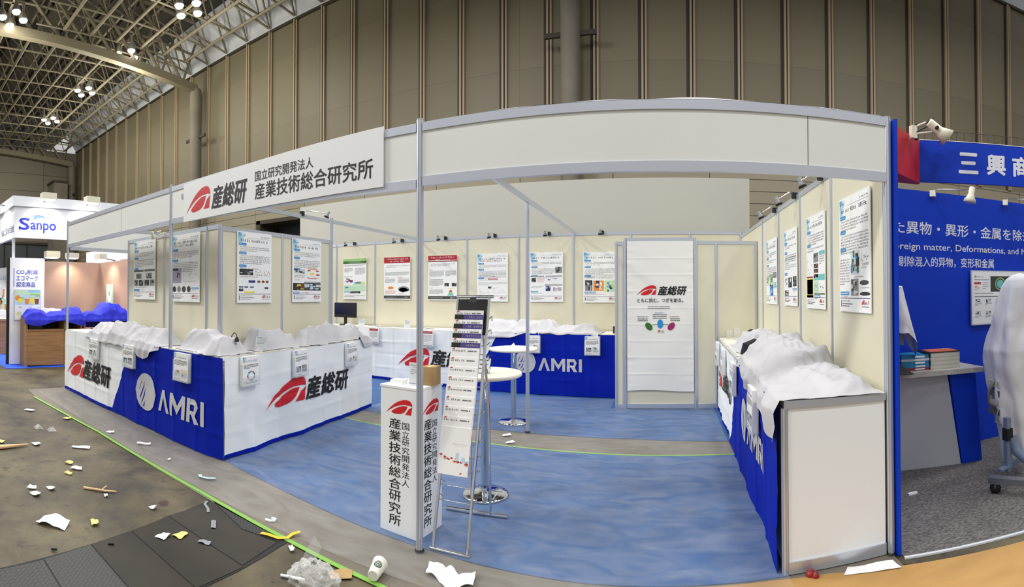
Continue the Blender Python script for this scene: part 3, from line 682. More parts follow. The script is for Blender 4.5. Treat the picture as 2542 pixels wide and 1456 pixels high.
m_ = MB(); m_.slab([(-6.5, 8.01), (-.74, 7.66), (-.74, 7.69), (-6.5, 8.04)], .012, .955, 'white_panel'); m_.build('front_panel', t)
m_ = MB(); m_.slab([(-.76, 7.69), (-.73, 7.69), (-.73, 8.32), (-.76, 8.32)], .012, .955, 'white_panel'); m_.build('end_panel', t)
t = thing('display_counter', 'white counter along the right wall with a bare cream end panel', 'counter', (1.0, 4.8, .012))
m_ = MB(); m_.slab([(.69, 2.76), (1.325, 2.76), (1.325, 6.9), (.795, 6.9)], .955, 1.0, 'counter_top'); m_.build('worktop', t)
m_ = MB(); m_.slab([(.685, 2.745), (1.325, 2.745), (1.325, 2.76), (.685, 2.76)], .955, 1.0, 'aluminium'); m_.build('edge_rail', t)
m_ = MB(); m_.box(.705, 1.32, 2.755, 2.77, .075, .955, 'white_panel'); m_.build('end_panel', t)
m_ = MB(); m_.box(.705, 1.32, 2.745, 2.775, .012, .08, 'aluminium'); m_.build('plinth_rail', t)
m_ = MB(); post_mesh(m_, .69, 2.765, .0, .955); m_.build('corner_post', t)
m_ = MB(); m_.slab([(.70, 2.79), (.72, 2.79), (.825, 6.88), (.805, 6.88)], .012, .955, 'white_panel'); m_.build('front_panel', t)

def skirt_disp(seed, L, H):
    cr_ = [L / max(1, round(L / .42)) * k for k in range(1, 40)]
    def d(a, b):
        v = .020 * noise.noise((a * 1.9 + seed, b * .6, seed)) * (1.15 - .6 * b / H) + .006 * noise.noise((a * 6, b * 3, seed + 3)) + .012 * max(0, noise.noise((a * 3 + b * 2.5, a - b * 3, seed + 5)))
        for c in cr_:
            if c < L: v += .013 * math.exp(-abs(a - c - .006 * noise.noise((b * 5, c, seed))) / .02)
        for c in (.25, .5, .75):
            v += (.011 if c != .5 else -.009) * math.exp(-abs(b - c * H - .02 * noise.noise((a * 1.4, c * 9, seed))) / .013) * (.5 + .8 * noise.noise((a * 2.3, c, seed + 1)))
        return v + .016 + .022 * (1 - b / H) ** 2 * noise.noise((a * 2.6, 2, seed))
    return d
def skirt(label, A, B, H, m, seed, draw=None, z0=.02):
    A = Vector((A[0], A[1], z0)); B = Vector((B[0], B[1], z0)); L = (B - A).length
    f = FR(A, B - A, (0, 0, 1)); d = skirt_disp(seed, L, H); mb = MB()
    mb.grid(lambda u, v: f.p(u * L, v * H + (.008 * noise.noise((u * L * 3, 1, seed)) if v == 0 else 0), d(u * L, v * H)), int(L / .022), 46, m, uvf=lambda u, v: (u * L, v * H))
    W = lambda a, b: d(a, b) + .009
    if draw: draw(mb, f, W)
    tag(mb.build('counter_skirt'), label, 'counter cloth')
    return f, d
def dl(mb, f, W):
    logo(mb, f, .10, .27, .70, 0, warp=W); write(mb, f, '産総研', .78, 1.72, .29, .60, 0, 'logo_black', .035, .15, W); amri(mb, f, 2.415, .2, .44, W)
fL, dL = skirt('white and blue counter cloth facing the aisle on the left front', (-7.735, 2.945), (-3.688, 3.005), .975, 'skirt_front', 1.3, dl)
def ds(mb, f, W):
    logo(mb, f, .597, .37, .70, 0, warp=W, hs=.82); write(mb, f, '産総研', 1.29, 2.24, .37, .635, 0, 'logo_black', .035, .15, W)
fS, dS = skirt('white counter cloth with large red swoosh on the side of the left counter', (-3.705, 3.01), (-3.945, 5.88), .975, 'skirt_plain', 4.1, ds)
def db(mb, f, W):
    logo(mb, f, .943, .30, .68, 0, warp=W); write(mb, f, '産総研', 1.64, 2.6, .33, .63, 0, 'logo_black', .035, .15, W); amri(mb, f, 3.23, .33, .36, W)
fB, dB = skirt('white and blue counter cloth on the back counter behind the bar tables', (-5.6, 7.93), (-.735, 7.62), .965, 'skirt_back', 7.7, db)
def dr(mb, f, W):
    logo(mb, f, .22, .38, .6, 0, warp=W); write(mb, f, '産総研', .86, 1.76, .42, .66, 0, 'logo_black', .035, .15, W); amri(mb, f, 2.55, .34, .36, W)
fR, dR = skirt('white and blue counter cloth seen edge-on along the right counter', (.782, 6.9), (.668, 2.765), .955, 'skirt_right', 9.9, dr)

# ================================================================== POSTERS
def photo(mb, f, x0, x1, y0, y1, c, cols, rng, n=10):
    mb.quad(f, x0, x1, y0, y1, c, cols[0]); W, H = x1 - x0, y1 - y0
    for k in range(n):
        a = x0 + rng.random() * W * .75; b = y0 + rng.random() * H * .75; e = min(x1, a + W * rng.uniform(.1, .35)); g = min(y1, b + H * rng.uniform(.1, .4))
        mb.quad(f, a, e, b, g, c + .0002 + k * .00004, cols[1 + k % (len(cols) - 1)])
def base_poster(label, f, w, h, draw, seed, tilt=0):
    mb = MB(); rng = random.Random(seed); mb.fbox(f, 0, w, 0, h, .008, .016, 'white_board'); draw(mb, f, w, h, .0168, rng)
    tag(mb.build('poster'), label, 'poster', 'posters on the booth walls')
def blue_head(mb, f, w, h, c, rng, two=False, dark=False):
    # pale blue cloud in the top left corner
    x1, y0 = w * .42, h * .62
    mb.add([f.p(.012, y0, c), f.p(x1, y0, c), f.p(x1, h - .012, c), f.p(.012, h - .012, c)], [(0, 1, 2, 3)], 'print_cloud', False, [(0, 1), (1, 1), (1, 0), (0, 0)])
    c += .0004
    greek(mb, f, .03, .12, h - .052, .02, c, 'print_navy', rng); greek(mb, f, w * .68, w - .03, h - .05, .012, c, 'ink', rng)
    mb.quad(f, w * .3, w - .02, h - .066, h - .064, c, 'print_grey')
    greek(mb, f, .045, w - .04, h - .112, .03, c, 'ink', rng, .97)
    if two: greek(mb, f, .06, w - .12, h - .15, .028, c, 'ink', rng)
    return c
def foot(mb, f, w, h, c, rng):
    mb.quad(f, .012, w - .012, .098, .102, c, 'print_navy')
    mb.quad(f, .03, .045, .035, .085, c, 'ink_grey'); greek(mb, f, .06, .22, .074, .012, c, 'ink', rng); greek(mb, f, .06, .26, .054, .008, c, 'ink', rng); greek(mb, f, .06, .2, .038, .008, c, 'ink', rng)
    logo(mb, f, w - .165, .055, .065, c); greek(mb, f, w - .10, w - .025, .056, .026, c, 'logo_black', rng); greek(mb, f, w - .15, w - .03, .038, .008, c, 'ink_grey', rng)
def blue_poster(blocks, two=False, tops=((.155, 3), (.28, 5), (.46, 1))):
    def draw(mb, f, w, h, c, rng):
        c = blue_head(mb, f, w, h, c, rng, two)
        for tp, n in tops:
            y = h - tp * h * 1.0 - (.03 if two else 0)
            pill(mb, f, .025, y - .032, .115, .03, c, 'print_blue'); greek(mb, f, .038, .125, y - .024, .015, c + .0003, 'white_board', rng)
            para(mb, f, .035, w - .03, y - .04, n, .0135, .021, c, 'ink', rng)
        for b in blocks:
            k, x0, x1, t0, t1 = b[:5]; x0 *= w; x1 *= w; y1 = h * (1 - t0); y0 = h * (1 - t1)
            if k == 'img': photo(mb, f, x0, x1, y0, y1, c, b[5], rng, b[6] if len(b) > 6 else 10)
            elif k == 'bar': mb.quad(f, x0, x1, y0, y1, c, b[5]); greek(mb, f, x0 + .01, x1 - .01, y0 + (y1 - y0) * .25, (y1 - y0) * .5, c + .0003, 'white_board', rng)
            elif k == 'box': mb.quad(f, x0, x1, y0, y1, c, b[5])
            elif k == 'txt': para(mb, f, x0, x1, y1, max(1, int((y1 - y0) / .02)), .012, .02, c + .0003, b[5], rng)
            elif k == 'dot': mb.disc(f, (x0 + x1) / 2, (y0 + y1) / 2, (x1 - x0) / 2, (y1 - y0) / 2, c + .0003, b[5])
            elif k == 'pill':
                pill(mb, f, x0, y0, x1 - x0, y1 - y0, c, 'print_blue'); greek(mb, f, x0 + .014, x1 - .012, y0 + (y1 - y0) * .28, (y1 - y0) * .44, c + .0003, 'white_board', rng)
            elif k == 'plot':
                mb.quad(f, x0, x0 + .002, y0, y1, c, 'ink_grey'); mb.quad(f, x0, x1, y0, y0 + .002, c, 'ink_grey')
                for q in range(9): mb.disc(f, x0 + (x1 - x0) * (q + .6) / 9.5, y0 + (y1 - y0) * rng.uniform(.1, .9), .005, .005, c, b[5], 8)
        foot(mb, f, w, h, c, rng)
    return draw
G_ = ['print_grey', 'print_dark', 'paper_grey', 'print_grey', 'ink']; D_ = ['ink', 'print_dark', 'print_grey', 'paper_grey', 'print_dark']
N_ = ['print_navy', 'print_blue', 'print_grey', 'paper_grey', 'print_brown']; W_ = ['paper_grey', 'print_sky', 'ink', 'print_green', 'print_grey', 'print_blue']
fw = lambda x, z, y=3.39: FR((x, y, z), (1, 0, 0), (0, 0, 1))
base_poster('poster with grey sample squares below dark strips, leftmost on the storage cubicle', fw(-6.178, 1.53, 3.386), .588, .812,
    blue_poster([('bar', .02, .48, .50, .53, 'ink'), ('bar', .52, .98, .50, .53, 'ink'), ('img', .13, .38, .56, .65, ['print_grey', 'print_dark', 'print_grey'], 6), ('img', .6, .85, .56, .65, G_), ('img', .03, .23, .67, .77, G_), ('img', .27, .47, .67, .77, D_), ('img', .53, .73, .67, .77, D_), ('img', .77, .97, .67, .77, G_), ('txt', .05, .9, .785, .815, 'ink'), ('pill', .02, .30, .825, .86), ('txt', .34, .8, .83, .86, 'print_red')]), 11)
base_poster('poster with a lilac photo and four dark round samples, just right of the counter post', fw(-5.185, 1.516, 3.386), .588, .816,
    blue_poster([('img', .03, .36, .50, .72, ['print_lilac', 'print_lilac', 'print_purple'], 3), ('plot', .45, .92, .50, .70, 'ink'), ('txt', .5, .7, .50, .53, 'print_red'), ('dot', .04, .17, .77, .86, 'ink'), ('dot', .21, .35, .77, .86, 'print_grey'), ('dot', .39, .53, .77, .86, 'print_dark'), ('dot', .57, .70, .77, .86, 'print_dark'), ('pill', .73, .97, .79, .815), ('txt', .75, .95, .83, .86, 'print_red')], True, ((.17, 4), (.33, 5), (.46, 1))), 12)
fs_ = lambda y, z: FR((-4.227, y, z), (0, 1, 0), (0, 0, 1))
base_poster('poster with black micrograph, blue block and yellow marks on the cubicle side wall', fs_(3.611, 1.514), .541, .81,
    blue_poster([('img', .06, .45, .525, .61, D_), ('plot', .52, .72, .53, .61, 'print_green'), ('plot', .77, .97, .53, .61, 'print_red'), ('txt', .04, .9, .625, .65, 'print_red'), ('img', .32, .51, .68, .715, ['print_navy', 'print_purple', 'print_blue'], 3), ('dot', .57, .66, .68, .715, 'print_brown'), ('dot', .70, .79, .68, .715, 'print_brown'), ('dot', .82, .91, .68, .715, 'print_brown'), ('box', .05, .17, .77, .785, 'print_navy'), ('box', .2, .31, .77, .785, 'print_navy'), ('box', .36, .47, .77, .785, 'print_navy'), ('img', .05, .17, .80, .835, D_, 5), ('box', .2, .5, .84, .862, 'print_yellow'), ('box', .79, .9, .775, .80, 'print_navy'), ('box', .03, .98, .745, .865, 'white_board'), ('box', .05, .17, .77, .785, 'print_navy'), ('box', .36, .47, .80, .815, 'print_navy'), ('plot', .58, .72, .76, .83, 'ink')][:-4]), 13)
base_poster('poster with red and yellow diagram over a wide dark photo on the cubicle side wall', fs_(4.521, 1.516), .561, .80,
    blue_poster([('img', .06, .42, .475, .545, ['paper_grey', 'print_navy', 'print_grey', 'print_dark'], 6), ('box', .53, .85, .46, .475, 'print_orange'), ('dot', .5, .62, .485, .505, 'print_red'), ('dot', .8, .92, .485, .505, 'print_red'), ('dot', .58, .76, .53, .56, 'print_yellow'), ('dot', .8, .95, .545, .57, 'print_red'), ('txt', .05, .45, .57, .63, 'ink'), ('img', .48, .92, .60, .63, ['white_board', 'print_red', 'print_crimson'], 8), ('txt', .05, .45, .64, .66, 'print_red'), ('bar', .40, .97, .675, .70, 'ink'), ('img', .02, .38, .70, .815, ['ink', 'print_orange', 'print_brown', 'print_yellow', 'ink'], 7), ('img', .38, .98, .70, .815, ['print_dark', 'paper_grey', 'print_sky', 'print_navy', 'print_grey'], 14), ('pill', .02, .24, .84, .868), ('txt', .28, .9, .845, .87, 'print_red')]), 14)
def head_poster(kind, blocks):
    def draw(mb, f, w, h, c, rng):
        if kind == 'green':
            mb.quad(f, 0, w, h * .94, h, c, 'print_light_green'); mb.quad(f, 0, w, h * .872, h * .94, c, 'print_green'); greek(mb, f, .16, w - .14, h * .905, .022, c + .0003, 'white_board', rng); greek(mb, f, .12, w - .1, h * .882, .012, c + .0003, 'white_board', rng)
        else:
            mb.quad(f, 0, w, h * .862, h, c, 'print_crimson'); greek(mb, f, .06, w - .05, h * .94, .03, c + .0003, 'white_board', rng); greek(mb, f, .14, w - .14, h * .885, .028, c + .0003, 'white_board', rng)
            if kind == 'red_lines': mb.quad(f, 0, w, h * .862, h * .872, c + .0003, 'ink'); mb.quad(f, 0, w, h * .885, h * .895, c + .0004, 'white_board')
            mb.quad(f, 0, w, .02, h * .093, c, 'print_dark'); greek(mb, f, .05, w * .5, .04, .016, c + .0003, 'white_board', rng); greek(mb, f, w * .76, w - .04, .036, .024, c + .0003, 'white_board', rng)
        for b in blocks:
            k, x0, x1, t0, t1 = b[:5]; x0 *= w; x1 *= w; y1 = h * (1 - t0); y0 = h * (1 - t1)
            if k == 'img': photo(mb, f, x0, x1, y0, y1, c, b[5], rng, b[6] if len(b) > 6 else 8)
            elif k == 'box': mb.quad(f, x0, x1, y0, y1, c, b[5])
            elif k == 'dot': mb.disc(f, (x0 + x1) / 2, (y0 + y1) / 2, (x1 - x0) / 2, (y1 - y0) / 2, c + .0003, b[5])
            elif k == 'tri': mb.poly(f, [(x0, y0), (x1, y0), (x0 * .25 + x1 * .75, y1), (x0 * .75 + x1 * .25, y1)], c, b[5])
            elif k == 'big': para(mb, f, x0, x1, y1, max(1, int((y1 - y0) / .029)), .017, .028, c, 'ink', rng)
            elif k == 'txt': para(mb, f, x0, x1, y1, max(1, int((y1 - y0) / .018)), .010, .018, c, b[5], rng)
    return draw
bw_ = lambda x, z: FR((x, 8.366, z), (1, 0, 0), (0, 0, 1))
base_poster('poster with a green header above the monitor on the back wall', bw_(-6.309, 1.51), .59, .85, head_poster('green', [('txt', .04, .95, .15, .21, 'ink_grey'), ('txt', .05, .42, .23, .34, 'ink_grey'), ('txt', .52, .95, .23, .40, 'ink_grey'), ('txt', .02, .5, .44, .46, 'ink'), ('img', .05, .45, .48, .62, ['white_board', 'print_purple', 'print_grey', 'white_board', 'print_magenta'], 10), ('box', .45, .95, .57, .65, 'print_mint'), ('dot', .5, .8, .58, .615, 'print_blue'), ('dot', .76, .95, .59, .62, 'print_yellow'), ('dot', .55, .78, .565, .585, 'print_orange'), ('box', .03, .97, .66, .80, 'print_mint'), ('dot', .08, .24, .69, .73, 'print_blue'), ('box', .05, .3, .80, .835, 'print_pale_blue'), ('img', .3, .75, .80, .85, D_), ('txt', .05, .95, .90, .95, 'ink_grey')]), 21)
base_poster('poster with a solid dark red header and two coloured diagrams on the back wall', bw_(-5.287, 1.515), .60, .835, head_poster('red', [('big', .08, .95, .19, .27, 0), ('txt', .02, .2, .31, .33, 'print_red'), ('txt', .04, .97, .35, .45, 'ink_grey'), ('txt', .02, .2, .475, .5, 'print_red'), ('txt', .52, .85, .475, .5, 'print_red'), ('txt', .04, .42, .51, .62, 'ink_grey'), ('txt', .54, .97, .51, .62, 'ink_grey'), ('dot', .15, .38, .69, .755, 'print_orange'), ('dot', .54, .96, .69, .82, 'print_grey'), ('dot', .58, .9, .72, .82, 'print_light_green'), ('dot', .66, .8, .77, .83, 'print_green'), ('dot', .8, .98, .76, .80, 'print_blue'), ('txt', .05, .45, .79, .88, 'print_orange'), ('txt', .55, .9, .86, .88, 'print_red')]), 22)
base_poster('poster with a red header and a small green pyramid on the back wall', bw_(-4.293, 1.507), .60, .84, head_poster('red_lines', [('big', .08, .93, .18, .265, 0), ('txt', .02, .2, .31, .33, 'print_red'), ('txt', .04, .55, .34, .47, 'ink_grey'), ('txt', .6, .97, .34, .47, 'ink_grey'), ('txt', .02, .2, .49, .51, 'print_red'), ('txt', .04, .52, .53, .69, 'ink_grey'), ('img', .57, .72, .615, .69, D_, 5), ('img', .82, .98, .615, .69, D_, 5), ('txt', .02, .2, .72, .74, 'print_red'), ('txt', .04, .52, .76, .88, 'ink_grey'), ('box', .65, .92, .73, .74, 'print_yellow'), ('tri', .72, .84, .775, .81, 'print_red'), ('tri', .69, .87, .81, .85, 'print_light_green'), ('tri', .66, .9, .85, .895, 'print_teal')]), 23)
base_poster('blue-cornered poster full of grey print behind the brochure rack', bw_(-3.30, 1.49), .592, .865, blue_poster([('txt', .04, .95, .44, .55, 'ink_grey'), ('img', .4, .75, .47, .50, ['white_board', 'print_red', 'print_grey'], 5), ('box', .36, .68, .525, .54, 'print_red'), ('txt', .04, .96, .60, .68, 'ink_grey'), ('plot', .1, .45, .70, .82, 'print_red'), ('plot', .55, .95, .70, .82, 'ink'), ('img', .36, .48, .69, .73, D_, 4)], True), 24)
base_poster('blue-cornered poster with black caption bars and a blue pen shape, right of the middle post', bw_(-2.30, 1.488), .592, .865, blue_poster([('img', .77, .97, .30, .42, G_, 8), ('bar', .02, .42, .475, .495, 'ink'), ('bar', .48, .97, .475, .495, 'ink'), ('img', .05, .18, .52, .60, D_, 5), ('txt', .22, .45, .52, .63, 'print_red'), ('img', .5, .92, .51, .58, ['white_board', 'print_grey', 'print_purple', 'white_board'], 6), ('bar', .46, .97, .65, .67, 'ink'), ('txt', .03, .42, .68, .73, 'ink'), ('img', .48, .62, .68, .78, ['print_navy', 'ink', 'paper_grey', 'print_dark'], 6), ('img', .7, .95, .71, .78, ['print_lilac', 'white_board', 'print_lilac'], 6), ('pill', .02, .25, .78, .81), ('txt', .04, .95, .82, .86, 'ink')]), 25)
base_poster('blue-cornered poster with an orange, a yellow and a blue picture, left of the white door', bw_(-1.358, 1.477), .594, .865, blue_poster([('txt', .03, .97, .45, .53, 'ink'), ('img', .06, .27, .56, .66, D_, 8), ('img', .06, .27, .66, .77, G_, 10), ('img', .3, .6, .57, .77, ['print_orange', 'paper_grey', 'print_dark', 'print_orange', 'white_board'], 12), ('img', .62, .96, .57, .79, ['print_mint', 'print_yellow', 'paper_yellow', 'print_blue', 'print_navy'], 12), ('pill', .04, .38, .79, .82), ('txt', .04, .9, .83, .87, 'print_red')]), 26)
rw_ = lambda y, z: FR((1.353 - .0, y, z), (0, -1, 0), (0, 0, 1))
base_poster('poster with a machine photo and black curved parts, nearest the front on the right wall', rw_(3.567, 1.478), .584, .85, blue_poster([('img', .40, .67, .48, .68, W_, 26), ('plot', .74, .96, .51, .60, 'ink_grey'), ('txt', .74, .96, .60, .66, 'ink_grey'), ('txt', .02, .36, .54, .79, 'ink'), ('txt', .5, .85, .695, .715, 'ink'), ('img', .40, .64, .72, .86, ['print_grey', 'paper_grey', 'print_dark', 'print_grey'], 12), ('dot', .68, .95, .735, .775, 'print_dark'), ('box', .70, .96, .795, .80, 'print_grey'), ('dot', .68, .99, .83, .86, 'ink'), ('pill', .03, .34, .825, .855), ('txt', .04, .36, .86, .885, 'print_red')], False, ((.155, 4), (.285, 7), (.44, 0))), 31)
base_poster('poster with pale green and yellow table boxes, second from the front on the right wall', rw_(4.45, 1.478), .535, .84, blue_poster([('img', .40, .66, .41, .51, ['print_grey', 'print_dark', 'print_grey'], 6), ('box', .70, .99, .40, .44, 'print_teal'), ('txt', .72, .97, .45, .56, 'ink'), ('img', .42, .65, .525, .57, ['ink', 'print_brown', 'print_orange'], 5), ('img', .42, .65, .58, .62, ['ink', 'print_brown', 'print_orange'], 5), ('img', .42, .65, .635, .67, ['ink', 'print_brown', 'print_orange'], 5), ('plot', .06, .34, .46, .66, 'ink_grey'), ('box', .02, .37, .655, .67, 'print_magenta'), ('box', .40, .98, .64, .70, 'print_teal'), ('box', .02, .38, .67, .88, 'paper_yellow'), ('box', .035, .365, .685, .85, 'white_board'), ('plot', .06, .34, .70, .84, 'ink_grey'), ('box', .42, .66, .71, .83, 'print_mint'), ('plot', .46, .64, .73, .81, 'ink_grey'), ('plot', .74, .95, .72, .82, 'ink_grey'), ('box', .42, .98, .835, .85, 'print_green'), ('box', .02, .38, .855, .885, 'print_yellow'), ('pill', .44, .76, .855, .88), ('txt', .44, .9, .885, .91, 'print_red')], False, ((.155, 5), (.30, 2))), 32)
base_poster('poster with three small black pictures low down, third from the front on the right wall', rw_(5.313, 1.485), .523, .81, blue_poster([('txt', .05, .95, .36, .42, 'ink'), ('txt', .05, .95, .46, .54, 'ink_grey'), ('img', .06, .25, .64, .74, ['white_board', 'print_grey', 'print_dark'], 6), ('img', .34, .62, .63, .76, D_, 8), ('img', .7, .96, .62, .75, D_, 8), ('img', .05, .35, .80, .87, ['ink', 'white_board', 'print_grey'], 6), ('pill', .66, .97, .775, .80), ('txt', .7, .95, .81, .84, 'print_orange')], False, ((.155, 2), (.28, 5), (.56, 0))), 33)
base_poster('poster with a green and blue tower picture, farthest on the right wall', rw_(6.26, 1.486), .584, .80, blue_poster([('img', .04, .25, .56, .72, ['paper_grey', 'print_grey', 'print_dark', 'white_board'], 8), ('img', .34, .62, .54, .72, ['print_light_green', 'print_green', 'paper_grey', 'print_mint'], 12), ('img', .34, .66, .70, .87, ['print_blue', 'print_navy', 'print_pale_blue', 'print_grey'], 12), ('img', .68, .97, .52, .60, G_), ('img', .68, .97, .66, .76, ['print_sky', 'print_blue', 'print_grey', 'white_board'], 8)], False, ((.155, 3), (.27, 2), (.38, 6))), 34)

# ================================================================== LEAFLET HOLDERS hung on the skirts
def leaflets(label, f, s, zt, d, w=.225, h=.30, seed=1, style=0, thick=.045):
    """f: skirt frame (z measured from its lower edge)"""
    rng = random.Random(seed); n0 = d(s + w / 2, zt - .1) + .012; q = FR(f.p(s, zt - h, n0), f.u, (f.v + f.n * -.02).normalized()); q.o = q.o + q.n * .004
    c = q.p(w / 2, 0, 0); t = thing('leaflet_holder', label, 'leaflet holder', c, 'leaflet holders on the counter cloths')
    m_ = MB(); m_.fbox(q, .008, w - .008, .012, h, .004, thick - .006, 'paper'); m_.quad(q, .012, w - .012, .016, h - .004, thick - .0055, 'white_board')
    c_ = thick - .005
    if style == 0:
        m_.add([q.p(.012, h * .62, c_), q.p(w * .5, h * .62, c_), q.p(w * .5, h - .006, c_), q.p(.012, h - .006, c_)], [(0, 1, 2, 3)], 'print_cloud', False, [(0, 1), (1, 1), (1, 0), (0, 0)])
        greek(m_, q, .025, w - .03, h - .055, .016, c_ + .0004, 'print_navy', rng); para(m_, q, .025, w - .025, h - .075, 5, .007, .011, c_ + .0004, 'ink', rng)
        photo(m_, q, .03, w * .45, .055, .12, c_ + .0004, [['print_dark', 'print_grey', 'paper_grey', 'print_blue'], ['print_sky', 'print_navy', 'print_orange', 'paper_grey'], D_][seed % 3], rng, 8); photo(m_, q, w * .52, w - .03, .05, .13, c_ + .0004, [G_, ['paper_grey', 'print_yellow', 'print_dark'], W_][seed % 3], rng, 8)
        greek(m_, q, .03, w * .5, .025, .008, c_ + .0004, 'ink', rng)
    elif style == 1:
        m_.quad(q, .012, w - .012, h - .05, h - .008, c_, 'print_crimson'); greek(m_, q, .04, w - .04, h - .036, .014, c_ + .0004, 'white_board', rng); para(m_, q, .025, w - .025, h - .07, 9, .007, .014, c_ + .0004, 'ink_grey', rng); m_.quad(q, .012, w - .012, .018, .035, c_, 'print_dark')
    else:
        m_.add([q.p(.012, h * .62, c_), q.p(w * .5, h * .62, c_), q.p(w * .5, h - .006, c_), q.p(.012, h - .006, c_)], [(0, 1, 2, 3)], 'print_cloud', False, [(0, 1), (1, 1), (1, 0), (0, 0)])
        greek(m_, q, .025, w - .03, h - .055, .016, c_ + .0004, 'print_navy', rng); para(m_, q, .025, w - .025, h - .08, 4, .007, .011, c_ + .0004, 'ink', rng)
        for k in range(14):
            a = k / 14 * 6.283; m_.disc(q, w * .5 + .05 * math.cos(a), .105 + .042 * math.sin(a), .011, .009, c_ + .0004, ['print_teal', 'print_navy', 'print_red', 'print_orange', 'print_blue', 'print_dark'][k % 6], 8)
        para(m_, q, .025, w - .025, .05, 2, .007, .011, c_ + .0004, 'ink', rng)
    m_.build('leaflets', t)
    a = MB(); a.fbox(q, 0, w, 0, .008, 0, thick, 'acrylic'); a.fbox(q, 0, .005, 0, h * .75, 0, thick, 'acrylic'); a.fbox(q, w - .005, w, 0, h * .75, 0, thick, 'acrylic'); a.fbox(q, 0, w, 0, h, -.002, .001, 'acrylic'); a.fbox(q, .004, w - .004, 0, .10, thick - .002, thick + .002, 'acrylic'); a.build('holder', t)
    dz = 1.006 - (q.p(0, h, 0).z)
    for x in (.04, w - .04): k = MB(); k.tube([q.p(x, h * .92, -.004), q.p(x, h + .012, -.004), q.p(x, h + max(.012, dz), -.004 - .0), q.p(x, h + max(.012, dz), -.075)], .003, 'chrome', 6); k.build('hanger_hook', t)
leaflets('leaflet holder with two small portrait photos, leftmost on the front counter cloth', fL, 1.085, .925, dL, .30, .28, 2)
leaflets('leaflet holder hung where white meets blue on the front counter cloth', fL, 2.12, .945, dL, .29, .285, 3)
leaflets('leaflet holder hung on the blue part of the front counter cloth', fL, 3.275, .965, dL, .28, .30, 4)
leaflets('leaflet holder printed with a ring diagram near the blue corner of the left counter', fS, .18, .975, dS, .26, .30, 5, 2)
leaflets('leaflet holder above the red swoosh on the left counter side', fS, 1.03, .965, dS, .255, .30, 6)
leaflets('leaflet holder at the far end of the left counter side under the dangling cloth', fS, 2.13, .955, dS, .27, .30, 7)
leaflets('red-topped leaflet holder at the left end of the back counter', fB, .305, .955, dB, .225, .29, 8, 1)
leaflets('red-topped leaflet holder just behind the middle front post', fB, 1.50, .955, dB, .225, .29, 9, 1)
leaflets('leaflet holder on the back counter behind the middle booth post', fB, 3.45, .94, dB, .225, .28, 10)
leaflets('leaflet holder near the right end of the back counter cloth', fB, 4.395, .945, dB, .25, .295, 11)
leaflets('leaflet holder farthest down the right counter, seen edge-on', fR, .22, .95, dR, .25, .30, 12, 0, .045)
leaflets('leaflet holder on the white part of the right counter cloth, second from the far end', fR, 1.0, .945, dR, .25, .30, 13, 0, .045)
leaflets('leaflet holder at the colour change on the right counter cloth', fR, 2.10, .94, dR, .25, .30, 14, 0, .045)
leaflets('large leaflet holder nearest the camera on the right counter cloth', fR, 3.25, .92, dR, .27, .31, 15, 0, .05)

# ================================================================== WHITE CLOTHS heaped over the exhibits
def drape(label, f, L, D, zt, bumps, over, seed, back=0.0, name='dust_cloth', m='white_cloth', ends=(.06, .06), wr=.028, nu=None, hang_in=.0):
    """f: frame at the front top edge of a counter: u along it, v into the counter, n up"""
    nu = nu or int(L / .018); nv = 70; mb = MB()
    def ov(s): return over(s) + .02 * noise.noise((s * 5, seed, 1))
    def fn(u, v):
        s0 = -ends[0] * noise.noise((v * 3, seed, 5)) ; s1 = L + ends[1] * noise.noise((v * 3, seed, 9))
        s = s0 + (s1 - s0) * u; o = max(0.0, ov(s)); fr0 = 0 if o > .015 else .03 * noise.noise((s * 4, seed, 7)) + .01
        tot = D + o - fr0; t = v * tot - o + fr0; T = max(t, 0)
        h = 0; wx = s + .05 * noise.noise((s * 4, t * 4, seed)); wt = T + .05 * noise.noise((s * 4, t * 4, seed + 8))
        for bs, bt, rs, rt, bh in bumps:
            q = math.hypot((wx - bs) / rs, (wt - bt) / rt); q4 = (abs((wx - bs) / rs) ** 3 + abs((wt - bt) / rt) ** 3) ** (1 / 3)
            h = max(h, bh * max(0, min(1, (1.0 - q4) / .55)), bh * .45 * math.exp(-q * q * .9))
        rid = 0; am = 1
        for k in range(3):
            fx = 1.7 * 2.1 ** k; ca, sa = math.cos(seed + k * 1.3), math.sin(seed + k * 1.3); X_ = (s * ca - t * sa) * fx * 1.7; Y_ = (s * sa + t * ca) * fx * .75
            a = noise.noise((X_ + seed, Y_, seed + k)); rid += am * (max(0, 1 - abs(a) * 2.6) ** 1.3 - .3); am *= .5
        edge = min(1, (s - s0) / .12, (s1 - s) / .12, (D - T + .01) / .10, 1 if o > .015 else (t - fr0) / .12); edge = max(0, edge)
        hh = h * edge + rid * wr * 1.5 * (.3 + .7 * min(1, h / .1)) * min(1, edge * 2)
        if t >= 0:
            return f.p(s, t, zt + .006 + max(.0, hh) + .006 * max(0, noise.noise((s * 9, t * 9, seed))) - f.o.z - (.004 * math.exp(-t / .03) if o > .015 else 0))
        dpt = -t; pl = noise.noise((s * 9 + dpt * 2, seed, 2)); sag = pl * .03 + .03 + .03 * abs(noise.noise((s * 5, dpt * 4, seed)))
        return f.p(s, -.012 - sag * min(1, dpt / .07) - hang_in, zt + .006 - dpt - f.o.z + max(0, hh) * math.exp(-dpt / .035))
    mb.grid(fn, nu, nv, m); o = mb.build(name); tag(o, label, 'cloth', 'white cloths over the exhibits' if m.startswith('white') else None); return o
uL = Vector((-3.71 + 7.73, 3.0 - 2.935, 0)); fLt = FR((-7.73, 2.935, 1.0), uL, (-uL.y, uL.x, 0), (0, 0, 1))
